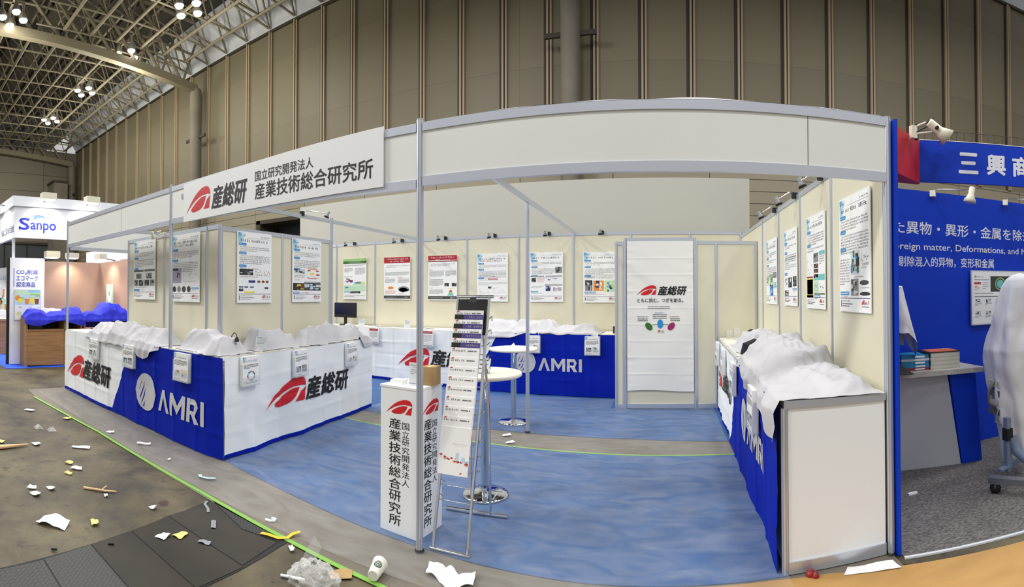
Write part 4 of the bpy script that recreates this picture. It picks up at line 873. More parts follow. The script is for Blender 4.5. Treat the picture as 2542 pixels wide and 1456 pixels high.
uS = Vector((-3.945 + 3.705, 5.88 - 3.01, 0)); fSt = FR((-3.705, 3.01, 1.0), uS, (-uS.y, uS.x, 0), (0, 0, 1))
bump = lambda s, a, b, k=.06: 1 / (1 + math.exp(-(s - a) / k)) - 1 / (1 + math.exp(-(s - b) / k))
drape('long white cloth over the left end of the front counter with a corner hanging down', fLt.sub(.86, 0), 2.05, .40, 1.0, [(.45, .2, .55, .26, .15), (1.0, .2, .6, .24, .19), (1.55, .22, .55, .24, .16)], lambda s: .045 + .04 * bump(s, .2, 1.5) + .13 * bump(s, 1.55, 1.88, .04), 2.1)
drape('white cloth heap on the front counter right of the counter post', fLt.sub(3.12, .045), .80, .42, 1.0, [(.3, .2, .42, .26, .19), (.62, .22, .34, .24, .17)], lambda s: .0, 5.3)
drape('rumpled white cloth on the blue corner of the left counter', fSt.sub(-.02, .05), .52, .36, 1.0, [(.14, .16, .26, .2, .15), (.34, .2, .24, .18, .12)], lambda s: .0, 11.3)
drape('white cloth heap against the storage cubicle wall near the small card stand', fSt.sub(.60, .06), .78, .36, 1.0, [(.28, .17, .42, .24, .21), (.6, .18, .35, .2, .13)], lambda s: .0, 7.7)
drape('white cloth at the far end of the left counter, end drooping over the edge', fSt.sub(1.30, .0), 1.56, .27, 1.0, [(.25, .15, .34, .22, .19), (.66, .17, .42, .24, .22), (1.1, .15, .4, .22, .17)], lambda s: .13 * bump(s, 1.27, 1.56, .03), 9.2, ends=(.04, .05))
uB = Vector((-.735 + 5.6, 7.62 - 7.93, 0)); fBt = FR((-5.6, 7.93, .99), uB, (-uB.y, uB.x, 0), (0, 0, 1))
drape('long white cloth over the right half of the back counter', fBt.sub(2.55, 0), 2.05, .60, .99, [(.35, .3, .55, .32, .16), (.95, .32, .6, .32, .17), (1.6, .3, .5, .3, .12)], lambda s: .02 + .07 * bump(s, -.1, .75), 13.4)
uR = Vector((.672 - .782, 2.79 - 6.9, 0)); fRt = FR((.782, 6.9, 1.0), uR, (-uR.y, uR.x, 0), (0, 0, 1))
drape('white cloth heap farther back on the right counter, partly under the near one', fRt.sub(1.0, .04), 1.22, .50, 1.0, [(.4, .26, .5, .3, .15), (.9, .26, .55, .3, .2)], lambda s: .0, 17.2)
drape('big white cloth spilling over the near corner of the right counter', fRt.sub(2.36, 0), 1.79, .625, 1.0, [(.3, .32, .45, .34, .19), (.75, .36, .48, .32, .18), (1.15, .38, .42, .3, .11), (1.52, .45, .22, .2, .06)], lambda s: .05 + .10 * bump(s, .35, 2.2) + .10 * bump(s, 1.5, 1.9, .05), 21.5, wr=.042, ends=(.06, .0))

# ================================================================== SMALL THINGS ON THE COUNTERS
t = thing('monitor', 'black flat monitor on the back counter beside the left storage cubicle', 'monitor', (-6.06, 8.08, .99))
q = FR((-6.335, 8.085, 1.145), (1, -.02, 0), (0, 0, 1))
m_ = MB(); m_.fbox(q, 0, .555, 0, .30, -.035, 0, 'black'); m_.build('housing', t)
m_ = MB(); m_.fbox(q, .018, .537, .06, .285, 0, .002, 'black_gloss'); m_.build('screen', t)
m_ = MB(); m_.box(-6.09, -6.03, 8.09, 8.12, 1.0, 1.16, 'black'); m_.lathe((-6.06, 8.09, .992), [(.12, 0), (.12, .008), (.1, .016)], 'black', 28); m_.build('stand', t)
def card(label, x, y, z, w, h, seed, yaw=0, acrylic=True):
    rng = random.Random(seed); t = thing('card_stand', label, 'card stand', (x + w / 2, y, z), 'small card stands')
    f = FR((x, y, z + .004), (math.cos(yaw), math.sin(yaw), 0), (0, .12, 1))
    m_ = MB(); m_.fbox(f, .004, w - .004, .006, h, -.002, .001, 'white_board'); greek(m_, f, .012, w * .6, h * .86, h * .06, .0016, 'ink', rng); greek(m_, f, w * .4, w - .012, h * .78, h * .05, .0016, 'print_crimson', rng); para(m_, f, .015, w - .015, h * .7, 3, h * .045, h * .09, .0016, 'ink_grey', rng); m_.quad(f, .012, w - .012, h * .06, h * .09, .0016, 'print_navy'); m_.build('card', t)
    m_ = MB(); m_.fbox(f, 0, w, 0, .005, -.05, .02, 'acrylic'); m_.fbox(f, 0, w, 0, h * 1.01, .003, .005, 'acrylic'); m_.build('stand', t)
card('small printed card stand on the back counter next to the monitor', -5.66, 7.99, .99, .15, .14, 1)
card('small printed card stand on the back counter left of the middle front post', -4.58, 7.93, .99, .13, .15, 2)
card('printed card stand between the cloth heaps on the left counter side', -3.90, 3.60, 1.0, .125, .16, 3, .95)
t = thing('gooseneck_lamp', 'thin black gooseneck lamp behind the front cloth heap', 'lamp', (-3.98, 3.34, 1.0))
m_ = MB(); m_.lathe((-3.98, 3.33, 1.0), [(.035, 0), (.035, .012), (.01, .02)], 'black', 16); m_.build('base', t)
m_ = MB(); m_.tube([(-3.98, 3.33, 1.01), (-3.99, 3.33, 1.10), (-3.96, 3.33, 1.18), (-3.91, 3.32, 1.215), (-3.87, 3.31, 1.20), (-3.86, 3.31, 1.165)], .005, 'black', 8); m_.build('neck', t)
m_ = MB(); m_.lathe((-3.86, 3.31, 1.125), [(.026, 0), (.022, .03), (.008, .05)], 'black', 14); m_.build('head', t)
mb = MB(); mb.box(-.80, -.745, 7.88, 7.95, .99, 1.10, 'black'); mb.box(-.79, -.755, 7.875, 7.88, 1.0, 1.09, 'print_dark'); tag(mb.build('desk_clock'), 'small black box at the right end of the back counter', 'box')
mb = MB(); mb.tube([(-5.5, 8.1, .996), (-5.1, 8.06, .996), (-4.8, 8.15, .996), (-4.3, 8.12, .996), (-4.0, 8.0, .996)], .004, 'black', 6); tag(mb.build('cable'), 'thin black cable lying along the back counter', 'cable')
t = thing('acrylic_riser', 'clear acrylic stands at the far end of the right counter', 'stand', (.92, 6.65, 1.0))
for x, y, h in ((.86, 6.7, .12), (.95, 6.62, .16)):
    m_ = MB(); m_.box(x, x + .09, y, y + .004, 1.0, 1.0 + h, 'acrylic'); m_.box(x, x + .09, y - .06, y + .004, 1.0, 1.004, 'acrylic'); m_.tube([(x, y, 1.0), (x, y, 1.0 + h)], .003, 'chrome', 6); m_.build('riser', t)
mb = MB(); mb.lathe((.93, 5.95, 1.035), [(.03, 0), (.045, .05), (.03, .22), (.012, .25)], 'black', 16, (.5, .3, .35)); tag(mb.build('handset'), 'black handset poking out beyond the far cloth on the right counter', 'gadget')
q = FR((.79, 4.47, 1.14), (0, -1, 0), (-.6, 0, .8))
mb = MB(); mb.hexa([(.74, 4.70, 1.04), (.86, 4.72, 1.04), (.88, 4.62, 1.02), (.77, 4.60, 1.02), (.75, 4.60, 1.15), (.86, 4.62, 1.19), (.88, 4.55, 1.19), (.78, 4.52, 1.14)], 'black'); tag(mb.build('tool_case'), 'black wedge-shaped case poking out between the two cloths on the right counter', 'gadget')

# ================================================================== ARM SPOTLIGHTS
def spot(label, base, out, L=.38, up=.05, m='black', droop=.5, k=1.0, group='arm spotlights on the booth rails'):
    b = Vector(base); o = Vector(out).normalized(); s = Vector((-o.y, o.x, 0)); t = thing('arm_spotlight', label, 'spotlight', b, group)
    f = FR(b, o, (0, 0, 1), s); c = MB(); c.fbox(f, -.025, .03, -.02, .04, -.025, .025, m); c.build('clamp', t)
    e = b + o * L + Vector((0, 0, up)); a = MB(); a.tube([b + Vector((0, 0, .03)), b + o * .05 + Vector((0, 0, .05)), e], .006, 'chrome', 8); a.build('arm', t)
    h = MB(); d = (Vector((0, 0, -1)) - o * droop).normalized(); h.lathe(e - d * .03, [(a_ * k, b_ * k) for a_, b_ in [(.014, 0), (.018, .005), (.018, .045), (.022, .05), (.036, .09), (.033, .09)]], 'tape_grey' if m == 'black' else m, 20, d); h.build('head', t)
    g = MB(); g.lathe(e - d * .03, [(a_ * k, b_ * k) for a_, b_ in [(.034, .07), (.039, .091), (.032, .091)]], m, 20, d); g.build('shade_ring', t)
for x, l in ((-6.02, 'first arm spotlight from the left on the back wall rail, above the green-headed poster'), (-4.87, 'arm spotlight on the back wall rail just left of the middle front post'), (-3.93, 'arm spotlight on the back wall rail above the red poster with the pyramid'), (-2.95, 'arm spotlight on the back wall rail above the poster behind the rack'), (-1.95, 'arm spotlight on the back wall rail just right of the middle booth post'), (-1.02, 'arm spotlight on the back wall rail left of the white door')):
    spot(l, (x, 8.36, 2.66), (0, -1, 0), .34, .0)
for y, l in ((4.0, 'arm spotlight nearest the fascia above the right wall'), (4.85, 'second arm spotlight from the fascia above the right wall'), (5.75, 'farthest arm spotlight above the right wall')):
    spot(l, (1.34, y, 2.60), (-1, -.12, 0), .20, -.04)
spot('arm spotlight reaching over from the left overhead beam', (-4.44, 4.95, 2.69), (1, .5, 0), .36, .0)
spot('arm spotlight reaching out at the top of the cubicle front wall', (-5.42, 3.385, 2.365), (.3, -1, 0), .2, .0, 'lamp_cream')
# ================================================================== PEDESTAL, RACK, BAR TABLES
pa, pb, pc = Vector((-1.85, 2.885, 0)), Vector((-1.537, 2.845, 0)), Vector((-1.498, 3.125, 0)); pd = pa + pc - pb
t = thing('pedestal', 'tall white square pedestal with vertical black lettering at the front edge', 'pedestal', (-1.68, 2.98, .012))
m_ = MB(); m_.slab([tuple(v[:2]) for v in (pa, pb, pc, pd)], .012, .985, 'white_board')
for A_, B_ in ((pa, pb), (pb, pc)):
    w = (B_ - A_).length; f = FR((A_.x, A_.y, .012), B_ - A_, (0, 0, 1)); s_ = w / .315
    logo(m_, f, .045 * s_, .80, .225 * s_, .0012, hs=.92)
    for k, ch in enumerate('産業技術総合研究所'): y = .70 - k * .0805; write(m_, f, ch, .075 * s_, .175 * s_, y, y + .07, .0012, 'logo_black', .006)
    for k, ch in enumerate('国立研究開発法人'): y = .705 - k * .0535; write(m_, f, ch, .185 * s_, .245 * s_, y, y + .046, .0012, 'logo_black', .0)
m_.build('body', t)
m_ = MB(); m_.slab([tuple(v[:2]) for v in (pa + Vector((-.004, -.004, 0)), pb + Vector((.004, -.004, 0)), pc + Vector((.004, .004, 0)), pd + Vector((-.004, .004, 0)))], .985, 1.0, 'white_board'); m_.build('top', t)
mb = MB()
for k in range(4):
    f = FR((-1.80, 2.925, 1.0 + k * .008), (1, -.12 + .03 * k, 0), (.12, 1, 0)); mb.fbox(f, .005 * (k % 2), .10, 0, .065, 0, .0075, 'paper' if k % 2 else 'white_board')
tag(mb.build('card_stack'), 'low stack of white cards on the left of the pedestal top', 'cards')
card('tall printed card stand on the pedestal just left of the post', -1.665, 2.94, 1.0, .095, .15, 8, -.1)
mb = MB(); f = FR((-1.585, 2.985, 1.0), (1, .05, 0), (0, 0, 1)); mb.fbox(f, 0, .095, 0, .125, -.11, 0, 'kraft'); f2 = f.sub(0, 0); mb.fbox(f2, .035, .06, .125, .1256, -.11, 0, 'stick_wood'); mb.fbox(f2, 0, .095, .03, .032, 0, .0006, 'wood'); tag(mb.build('cardboard_box'), 'small brown cardboard box on the pedestal right of the post', 'box')

t = thing('brochure_rack', 'leaning folding brochure rack with a black header beside the post', 'brochure rack', (-1.29, 3.0, .012))
XL, XR = -1.405, -1.17
yl = lambda z: 2.80 + (z - .02) * .40 / 1.58
m_ = MB()
for x in (XL, XR): m_.tube([(x, yl(.02), .02), (x, yl(1.0), 1.0), (x, yl(1.60), 1.60)], .011, 'chrome', 8)
m_.build('front_rails', t)
m_ = MB(); m_.tube([(XL - .02, 2.80, .022), (XR + .02, 2.80, .022)], .012, 'chrome', 10); m_.build('front_foot', t)
m_ = MB(); m_.tube([(-1.57, 3.36, .028), (-1.10, 3.385, .028)], .016, 'chrome', 12); m_.build('rear_foot', t)
m_ = MB()
for x in (-1.37, -1.225): m_.tube([(x, 3.37, .03), (x, 3.33, .8), (x, yl(1.45) + .03, 1.45)], .010, 'chrome', 8)
m_.build('rear_legs', t)
m_ = MB()
for k in range(14):
    z = .30 + k * .088
    for x in (XL, XR): m_.tube([(x, yl(z), z), (x + (.012 if x > -1.3 else -.012), yl(z) + .05, z + .02), (x, yl(z) + .09, z - .01)], .005, 'chrome', 6)
    m_.tube([(XL, yl(z) + .012, z), (XR, yl(z) + .012, z)], .004, 'chrome', 6)
m_.build('pocket_wires', t)
fh = FR((XL + .012, yl(1.34), 1.34), (1, 0, 0), (0, .25, 1))
m_ = MB(); m_.fbox(fh, 0, .212, 0, .25, .0, .008, 'black'); m_.disc(fh, .106, .245, .028, .02, .0085, 'print_dark', 20); m_.build('header_board', t)
m_ = MB(); m_.tube([(XL - .01, yl(1.60), 1.602), (XR + .03, yl(1.60), 1.602)], .012, 'chrome', 10); m_.build('top_clip', t)
hs = [1.515 - .0625 * k for k in range(13)]
ords = ['topmost', 'second', 'third', 'fourth', 'fifth', 'sixth', 'seventh', 'eighth', 'ninth', 'tenth', 'eleventh', 'twelfth', 'lowest']
for k, zt in enumerate(hs):
    rng = random.Random(50 + k); w, h = .21, .297
    sh = -.0008 * k
    f = FR((-1.297 - w / 2 + sh, yl(zt - h) - .024 - .0012 * k, zt - h), (1, 0, 0), (0, .215, 1)); mb = MB(); mb.fbox(f, 0, w, 0, h, -.004, 0, 'paper'); c = .0006
    if k < 4:
        mb.quad(f, 0, w, 0, h - .030, c, 'print_purple'); mb.quad(f, 0, w * .32, 0, h - .030, c + .0002, 'black'); greek(mb, f, w * .5, w - .008, h - .054, .015, c + .0004, 'print_lilac', rng)
    if k < 12:
        logo(mb, f, .008, h - .013, .024, c + .0002); greek(mb, f, .012, w * .55, h - .027, .0125, c + .0004, 'ink', rng); greek(mb, f, w * .6, w - .02, h - .027, .0115, c + .0004, 'ink_grey', rng)
    else:
        mb.quad(f, .09, .19, h - .105, h - .104, c, 'ink_grey'); mb.quad(f, .10, .18, h - .115, h - .1145, c, 'ink_grey')
        for q in range(26): a = rng.random() * w * .95; mb.disc(f, min(w - .012, a + .012), .075 + .035 * (1 - a / w) + rng.uniform(-.012, .012), rng.uniform(.005, .012), .006, c + q * .00001, ['print_orange', 'print_magenta', 'paper_yellow', 'print_pale_blue', 'print_lilac', 'print_red'][rng.randrange(6)], 8)
        mb.quad(f, .12, .14, .09, .14, c + .0003, 'print_sky'); mb.quad(f, .16, .185, .085, .115, c + .0003, 'print_sky'); logo(mb, f, .15, .012, .02, c)
    tag(mb.build('brochure'), ('%s brochure in the rack, dark purple cover with a white heading' if k < 4 else '%s brochure in the rack, white cover with a small red mark' if k < 12 else '%s brochure in the rack, white with a coloured band at its foot') % ords[k], 'brochure', 'brochures in the rack')

def bar_table(label, x, y, zt, r, rb):
    t = thing('bar_table', label, 'table', (x, y, .017), 'round bar tables')
    m_ = MB(); m_.lathe((x, y, zt - .03), [(r - .01, 0), (r, .006), (r, .024), (r - .006, .03)], 'table_white', 56); m_.build('tabletop', t)
    m_ = MB(); m_.lathe((x, y, .017), [(rb, 0), (rb, .008), (rb * .92, .016), (rb * .4, .026), (.045, .032)], 'chrome', 56); m_.build('base_plate', t)
    m_ = MB(); m_.lathe((x, y, .045), [(.036, 0), (.036, zt - .09), (.07, zt - .085), (.09, zt - .076)], 'chrome', 32); m_.build('column', t)
bar_table('round white bar table on a chrome pillar just behind the brochure rack', -1.40, 3.73, .995, .295, .185)
bar_table('round white bar table farther back beside the lone booth post', -1.855, 5.95, .945, .305, .19)
t = thing('wire_display', 'small wire card display on the nearer bar table', 'card display', (-1.40, 3.68, .995))
m_ = MB()
for k in range(4): m_.tube([(-1.47, 3.66 + k * .02, (.998 + k * .03)), (-1.34, 3.66 + k * .02, (.998 + k * .03)), (-1.34, 3.68 + k * .02, 1.04 + k * .03), (-1.47, 3.68 + k * .02, 1.04 + k * .03)], .003, 'black', 6)
m_.build('wire_frame', t)
for k in range(3): m_ = MB(); f = FR((-1.465, 3.655 + k * .02, .9985 + k * .03), (1, 0, 0), (0, .3, 1)); m_.fbox(f, 0, .12, 0, .05, -.001, .001, 'paper'); greek(m_, f, .01, .1, .03, .01, .0016, 'ink', random.Random(k)); m_.build('card', t)
mb = MB(); mb.add([(-1.87, 5.80, .946), (-1.77, 5.82, .946), (-1.82, 5.85, 1.02), (-1.9, 5.86, .946), (-1.8, 5.9, .946)], [(0, 1, 2), (3, 2, 4), (0, 2, 3), (1, 4, 2)], 'paper'); mb.box(-1.90, -1.80, 5.79, 5.86, .945, .955, 'paper'); tag(mb.build('folded_card'), 'folded white card standing on the rear bar table', 'card')

# ================================================================== RIGHT NEIGHBOUR STAND
mb = MB(); mb.slab([(1.405, 2.675), (1.43, 2.668), (3.6, 2.16), (4.6, 2.3), (4.4, 4.3), (1.44, 4.3)], .001, .008, 'speckled_carpet'); tag(mb.build('grey_carpet'), 'speckled grey carpet of the blue stand on the right', 'carpet')
mb = MB(); mb.slab([(1.40, 2.655), (3.6, 2.145), (3.6, 2.165), (1.405, 2.675)], .001, .012, 'paper_grey'); tag(mb.build('carpet_edge'), 'pale edging strip along the front of the speckled carpet', 'trim')
mb = MB(); mb.slab([(1.379, 2.70), (1.398, 2.695), (1.424, 4.26), (1.395, 4.26)], .008, 2.685, 'blue_panel'); tag(mb.build('side_wall'), 'blue side wall of the right stand seen edge-on beside the booth corner', 'partition')
f = FR((1.46, 4.27, .008), (1, .01, 0), (0, 0, 1)); mb = MB(); mb.fbox(f, 0, 2.9, 0, 2.625, -.04, 0, 'blue_panel'); c = .0015
write(mb, f, 'た異物・異形・金属を除去', .70, 2.52, 2.185, 2.315, c, 'lettering_white', .014); write(mb, f, 'Foreign matter, Deformations, and Metals', .655, 2.66, 2.01, 2.10, c, 'lettering_white', .012); write(mb, f, '剔除混入的异物，变形和金属', .755, 1.945, 1.86, 1.965, c, 'lettering_white', .012)
tag(mb.build('back_wall_panel'), 'blue back wall of the right stand with three lines of pale lettering', 'partition')
def rposter(mb):
    rng = random.Random(77); f = FR((3.06, 4.262, 1.258), (1, .01, 0), (0, 0, 1)); w, h = .80, .585
    mb.fbox(f, 0, w, 0, h, 0, .02, 'aluminium'); mb.quad(f, .012, w - .012, .012, h - .012, .0205, 'white_board'); c = .021
    mb.quad(f, .04, .07, h - .08, h - .055, c, 'print_light_green'); greek(mb, f, .075, .17, h - .075, .014, c, 'ink', rng); photo(mb, f, .26, .56, h - .23, h - .06, c, ['print_dark', 'print_grey', 'print_dark'], rng, 6)
    mb.disc(f, .40, h - .145, .075, .072, c + .001, 'print_light_green', 28); mb.disc(f, .40, h - .145, .062, .06, c + .0012, 'print_dark', 28); mb.disc(f, .40, h - .145, .05, .048, c + .0014, 'print_teal', 24)
    greek(mb, f, .04, .24, h - .105, .009, c, 'ink', rng); photo(mb, f, .04, .13, h - .15, h - .125, c, ['print_red', 'print_brown', 'print_grey'], rng, 5); photo(mb, f, .04, .13, h - .22, h - .16, c, ['paper', 'paper_grey', 'print_orange'], rng, 5); para(mb, f, .15, .24, h - .13, 4, .007, .02, c, 'ink_grey', rng)
    greek(mb, f, .04, .30, h - .25, .009, c, 'ink', rng); mb.quad(f, .04, w - .05, h - .285, h - .279, c, 'ink')
    for i in range(5):
        for j in range(2): x = .05 + i * .14; y = h - .35 - j * .13; photo(mb, f, x, x + .075, y, y + .045, c, ['paper_grey', 'print_dark', 'print_grey', 'ink'], rng, 4); para(mb, f, x - .01, x + .09, y - .006, 2, .007, .012, c, 'ink_grey', rng)
mb = MB(); rposter(mb); tag(mb.build('framed_poster'), 'framed white product poster on the blue back wall behind the draped machine', 'poster')
# fascia: red return and blue lettered board
mb = MB(); mb.slab([(1.405, 2.80), (1.765, 3.06), (1.765, 3.10), (1.405, 3.10)], 2.395, 2.70, 'red_panel'); tag(mb.build('fascia_return'), 'red corner block of the right stand fascia', 'fascia')
f = FR((1.77, 3.065, 2.41), (.78, -.29, .0), (0, 0, 1)); mb = MB(); mb.fbox(f, 0, 1.9, 0, .30, -.03, 0, 'blue_panel'); mb.fbox(f, 0, 1.9, .30, .304, -.03, .002, 'paper'); c = .0015
for ch, x in (('三', .285), ('興', .50), ('商', .70)): write(mb, f, ch, x, x + .15, .07, .225, c, 'lettering_white', .04)
tag(mb.build('fascia_board'), 'blue fascia board with white lettering over the right stand', 'sign')
t = thing('wire_grid', 'thin wire grid standing up behind the blue fascia', 'wire grid', (2.2, 3.2, 2.42))
m_ = MB(); fg = FR((1.78, 3.13, 2.42), (.78, -.29, 0), (0, 0, 1))
for z in (.31, .38): m_.tube([fg.p(0, z), fg.p(1.6, z)], .0025, 'hall_groove', 5)
for k in range(28): m_.tube([fg.p(k * .06, .0), fg.p(k * .06, .38)], .0022, 'hall_groove', 5)
m_.build('wires', t)
t = thing('clamp_spotlight', 'large cream clamp-on spotlight on the red corner of the right stand', 'spotlight', (1.60, 2.92, 2.70))
m_ = MB(); m_.box(1.585, 1.635, 2.90, 2.95, 2.655, 2.755, 'lamp_cream'); m_.box(1.63, 1.645, 2.905, 2.945, 2.65, 2.77, 'black'); m_.build('clamp', t)
m_ = MB(); m_.tube([(1.63, 2.90, 2.69), (1.75, 2.87, 2.715)], .008, 'lamp_cream', 8); m_.tube([(1.63, 2.90, 2.75), (1.70, 2.88, 2.785)], .008, 'lamp_cream', 8); m_.tube([(1.62, 2.905, 2.70), (1.68, 2.89, 2.735), (1.73, 2.87, 2.765)], .005, 'black', 6); m_.build('arm', t)
ax_ = Vector((.11, -.02, -.075)); m_ = MB(); m_.lathe((1.715, 2.87, 2.79), [(.022, 0), (.034, .006), (.036, .02), (.036, .11), (.042, .125), (.075, .20), (.071, .20), (.03, .12)], 'lamp_cream', 28, ax_); m_.build('shade', t)
for o_, pr, ax2 in (((1.712, 2.87, 2.792), [(.026, 0), (.026, .004)], ax_), ((1.765, 2.828, 2.735), [(.014, 0), (.014, .02)], (0, -1, 0)), ((1.75, 2.87, 2.80), [(.008, 0), (.008, .03)], (.3, 0, 1))):
    m_ = MB(); m_.lathe(o_, pr, 'black', 16, ax2); m_.build('knob', t)
t.scale = (.86, .86, .86); t.location.x += .03
for x, l in ((2.60, 'small cream arm spotlight on the blue back wall of the right stand'), (3.55, 'small cream arm spotlight at the right edge of the photo')):
    spot(l, (x, 4.255, 2.60), (.55, -.5, 0), .40, .03, 'lamp_cream', .2, 1.7, 'spotlights of the right stand')
# desk, binders, covered instruments
t = thing('reception_desk', 'grey-fronted desk with a speckled stone top and a blue leg at its end', 'desk', (2.3, 3.95, .008))
m_ = MB(); m_.slab([(1.50, 3.90), (2.815, 3.70), (2.80, 4.12), (1.50, 4.22)], .865, .91, 'stone_top'); m_.build('worktop', t)
m_ = MB(); m_.add([(1.55, 4.10, .008), (2.62, 3.83, .008), (2.49, 3.85, .865), (1.55, 4.02, .865), (1.55, 4.15, .008), (2.62, 3.88, .008), (2.49, 3.9, .865), (1.55, 4.07, .865)], [(0, 1, 2, 3), (5, 4, 7, 6), (0, 4, 5, 1), (3, 2, 6, 7), (0, 3, 7, 4), (1, 5, 6, 2)], 'grey_laminate'); m_.build('front_panel', t)
m_ = MB(); m_.add([(2.63, 3.82, .008), (2.835, 3.785, .008), (2.76, 3.78, .865), (2.50, 3.82, .865), (2.63, 4.1, .008), (2.835, 4.08, .008), (2.76, 4.08, .865), (2.50, 4.1, .865)], [(0, 1, 2, 3), (5, 4, 7, 6), (0, 4, 5, 1), (3, 2, 6, 7), (0, 3, 7, 4), (1, 5, 6, 2)], 'blue_panel'); m_.build('end_leg', t)
def binder(z, h, m, x, y, w, d, yaw, label):
    f = FR((x, y, z), (math.cos(yaw), math.sin(yaw), 0), (-math.sin(yaw), math.cos(yaw), 0), (0, 0, 1)); mb = MB(); mb.fbox(f, 0, w, 0, d, 0, h, m)
    if m != 'paper_block': mb.fbox(f, .006, w - .004, -.001, .0, .15 * h, .85 * h, m); mb.fbox(f, w * .5, w * .85, -.002, -.001, h * .25, h * .75, 'paper')
    tag(mb.build('file_folder'), label, 'folder', 'folders stacked on the desk')
for k, (h, m, l) in enumerate([(.026, 'maroon_book', 'maroon folder at the bottom of the blue stack on the desk'), (.026, 'teal_book', 'lowest teal folder of the stack on the desk'), (.034, 'teal_book', 'thick teal folder with a white label, middle of the stack'), (.02, 'paper_grey', 'pale grey folder between the teal ones'), (.036, 'teal_book', 'topmost teal folder of the stack on the desk')]):
    binder(.91 + sum([.026, .026, .034, .02, .036][:k]), h, m, 2.04, 3.90, .265 + .006 * (k % 2), .2, -.12, l)
for k in range(4):
    z = .91 + k * .037; f = FR((2.32, 3.86, z), (1, -.10, 0), (.10, 1, 0), (0, 0, 1)); mb = MB(); mb.fbox(f, .0 + .004 * (k % 2), .30, 0, .21, .001, .036, 'paper_block')
    for q in range(5): mb.tube([f.p(.006, .02 + q * .04, .004), f.p(-.014, .02 + q * .04, .018), f.p(.006, .02 + q * .04, .034)], .004, 'black', 6)
    tag(mb.build('ring_catalogue'), ['thick ring-bound catalogue at the bottom of the pile on the desk', 'second ring-bound catalogue from the bottom on the desk', 'third ring-bound catalogue from the bottom on the desk', 'uppermost ring-bound catalogue under the orange brochure'][k], 'catalogue', 'ring-bound catalogues')
f = FR((2.22, 3.88, 1.06), (1, -.12, .0), (.1, 1, .0), (0, 0, 1)); mb = MB(); mb.fbox(f, .06, .40, -.01, .2, 0, .006, 'black'); mb.fbox(f, .10, .38, .0, .19, .006, .012, 'orange_book'); mb.fbox(f, .30, .345, .14, .17, .012, .0125, 'print_lilac'); tag(mb.build('orange_brochure'), 'orange and black brochure lying on top of the catalogues', 'brochure')
t = thing('desk_instrument', 'grey desktop instrument under a short white cloth at the booth corner', 'instrument', (1.98, 3.84, .91))
m_ = MB(); m_.box(1.86, 2.005, 3.78, 3.90, 1.16, 1.27, 'steel_grey'); m_.box(1.86, 1.955, 3.80, 3.88, .92, 1.16, 'steel_grey'); m_.box(1.87, 1.965, 3.775, 3.78, 1.24, 1.262, 'black'); m_.build('body', t)
m_ = MB(); m_.hexa([(1.85, 3.74, .91), (2.06, 3.70, .91), (2.09, 3.78, .91), (1.87, 3.86, .91), (1.87, 3.78, .985), (1.96, 3.77, 1.0), (1.97, 3.82, 1.0), (1.88, 3.84, .985)], 'rubber'); m_.build('foot', t)
mb = MB()
def cov(u, v):
    a = 2 * math.pi * u; low = 1.27 - .24 * max(0, math.cos(a - .1)) ** 1.5 + .16 * max(0, math.sin(a)) + .02 * noise.noise((math.cos(a) * 2, math.sin(a) * 2, 3)); z = 1.665 + (low - 1.665) * v
    r = .06 + .10 * v + .010 * math.sin(a * 7 + v) * v + .014 * noise.noise((math.cos(a) * 2, math.sin(a) * 2, v * 4)) * v
    return (1.965 + r * 1.1 * math.cos(a) + .02 * v, 3.86 + r * math.sin(a), z)
mb.grid(cov, 72, 34, 'white_cloth_grey'); mb.lathe((1.965, 3.86, 1.66), [(.066, 0), (.058, .012), (.02, .016)], 'white_cloth_grey', 30); tag(mb.build('instrument_cover'), 'white cloth hanging over the grey instrument at the booth corner', 'cloth')
mb = MB(); mb.box(1.86, 1.94, 3.45, 3.475, .008, .022, 'paper'); tag(mb.build('white_tube'), 'short white stub lying on the speckled carpet by the blue side wall', 'litter')
# big draped machine on a wheeled stand
t = thing('wheeled_stand', 'blue-grey wheeled stand with cables under the white sheet on the right', 'stand', (2.75, 3.2, .008))
m_ = MB(); m_.hexa([(2.40, 3.13, .085), (2.78, 2.62, .085), (2.84, 2.66, .085), (2.46, 3.17, .085), (2.40, 3.13, .135), (2.78, 2.62, .135), (2.84, 2.66, .135), (2.46, 3.17, .135)], 'steel_grey'); m_.build('foot_bar', t)
m_ = MB(); m_.hexa([(2.56, 3.15, .135), (2.95, 3.25, .135), (2.95, 3.30, .135), (2.56, 3.20, .135), (2.56, 3.15, .15), (2.95, 3.25, .15), (2.95, 3.30, .15), (2.56, 3.20, .15)], 'steel_blue'); m_.box(2.655, 2.70, 3.19, 3.24, .10, .55, 'steel_blue'); m_.tube([(2.72, 3.2, .38), (2.74, 3.18, .27), (2.80, 3.12, .19), (2.90, 3.02, .15)], [.045, .045, .04, .035], 'steel_blue', 12); m_.box(2.65, 2.71, 3.18, 3.25, .36, .46, 'black'); m_.build('pillar', t)
wh = MB(); wh.lathe((2.452, 3.10, .052), [(.018, -.014), (.043, -.014), (.046, 0), (.043, .014), (.018, .014)], 'rubber', 24, (.7, .6, 0)); w_ = wh.build('castor', t)
wh = MB(); wh.box(2.435, 2.475, 3.085, 3.125, .05, .09, 'steel_grey'); wh.build('fork', w_)
wh = MB(); wh.lathe((2.79, 2.66, .052), [(.018, -.014), (.043, -.014), (.046, 0), (.043, .014), (.018, .014)], 'rubber', 24, (.7, .6, 0)); w_ = wh.build('castor', t)
wh = MB(); wh.box(2.77, 2.81, 2.645, 2.685, .05, .09, 'steel_grey'); wh.build('fork', w_)
m_ = MB()
for k in range(4): m_.box(2.66, 2.82, 3.30, 3.45, .55 + k * .08, .60 + k * .08, 'stone_top' if k % 2 else 'steel_grey')
m_.build('control_unit', t)
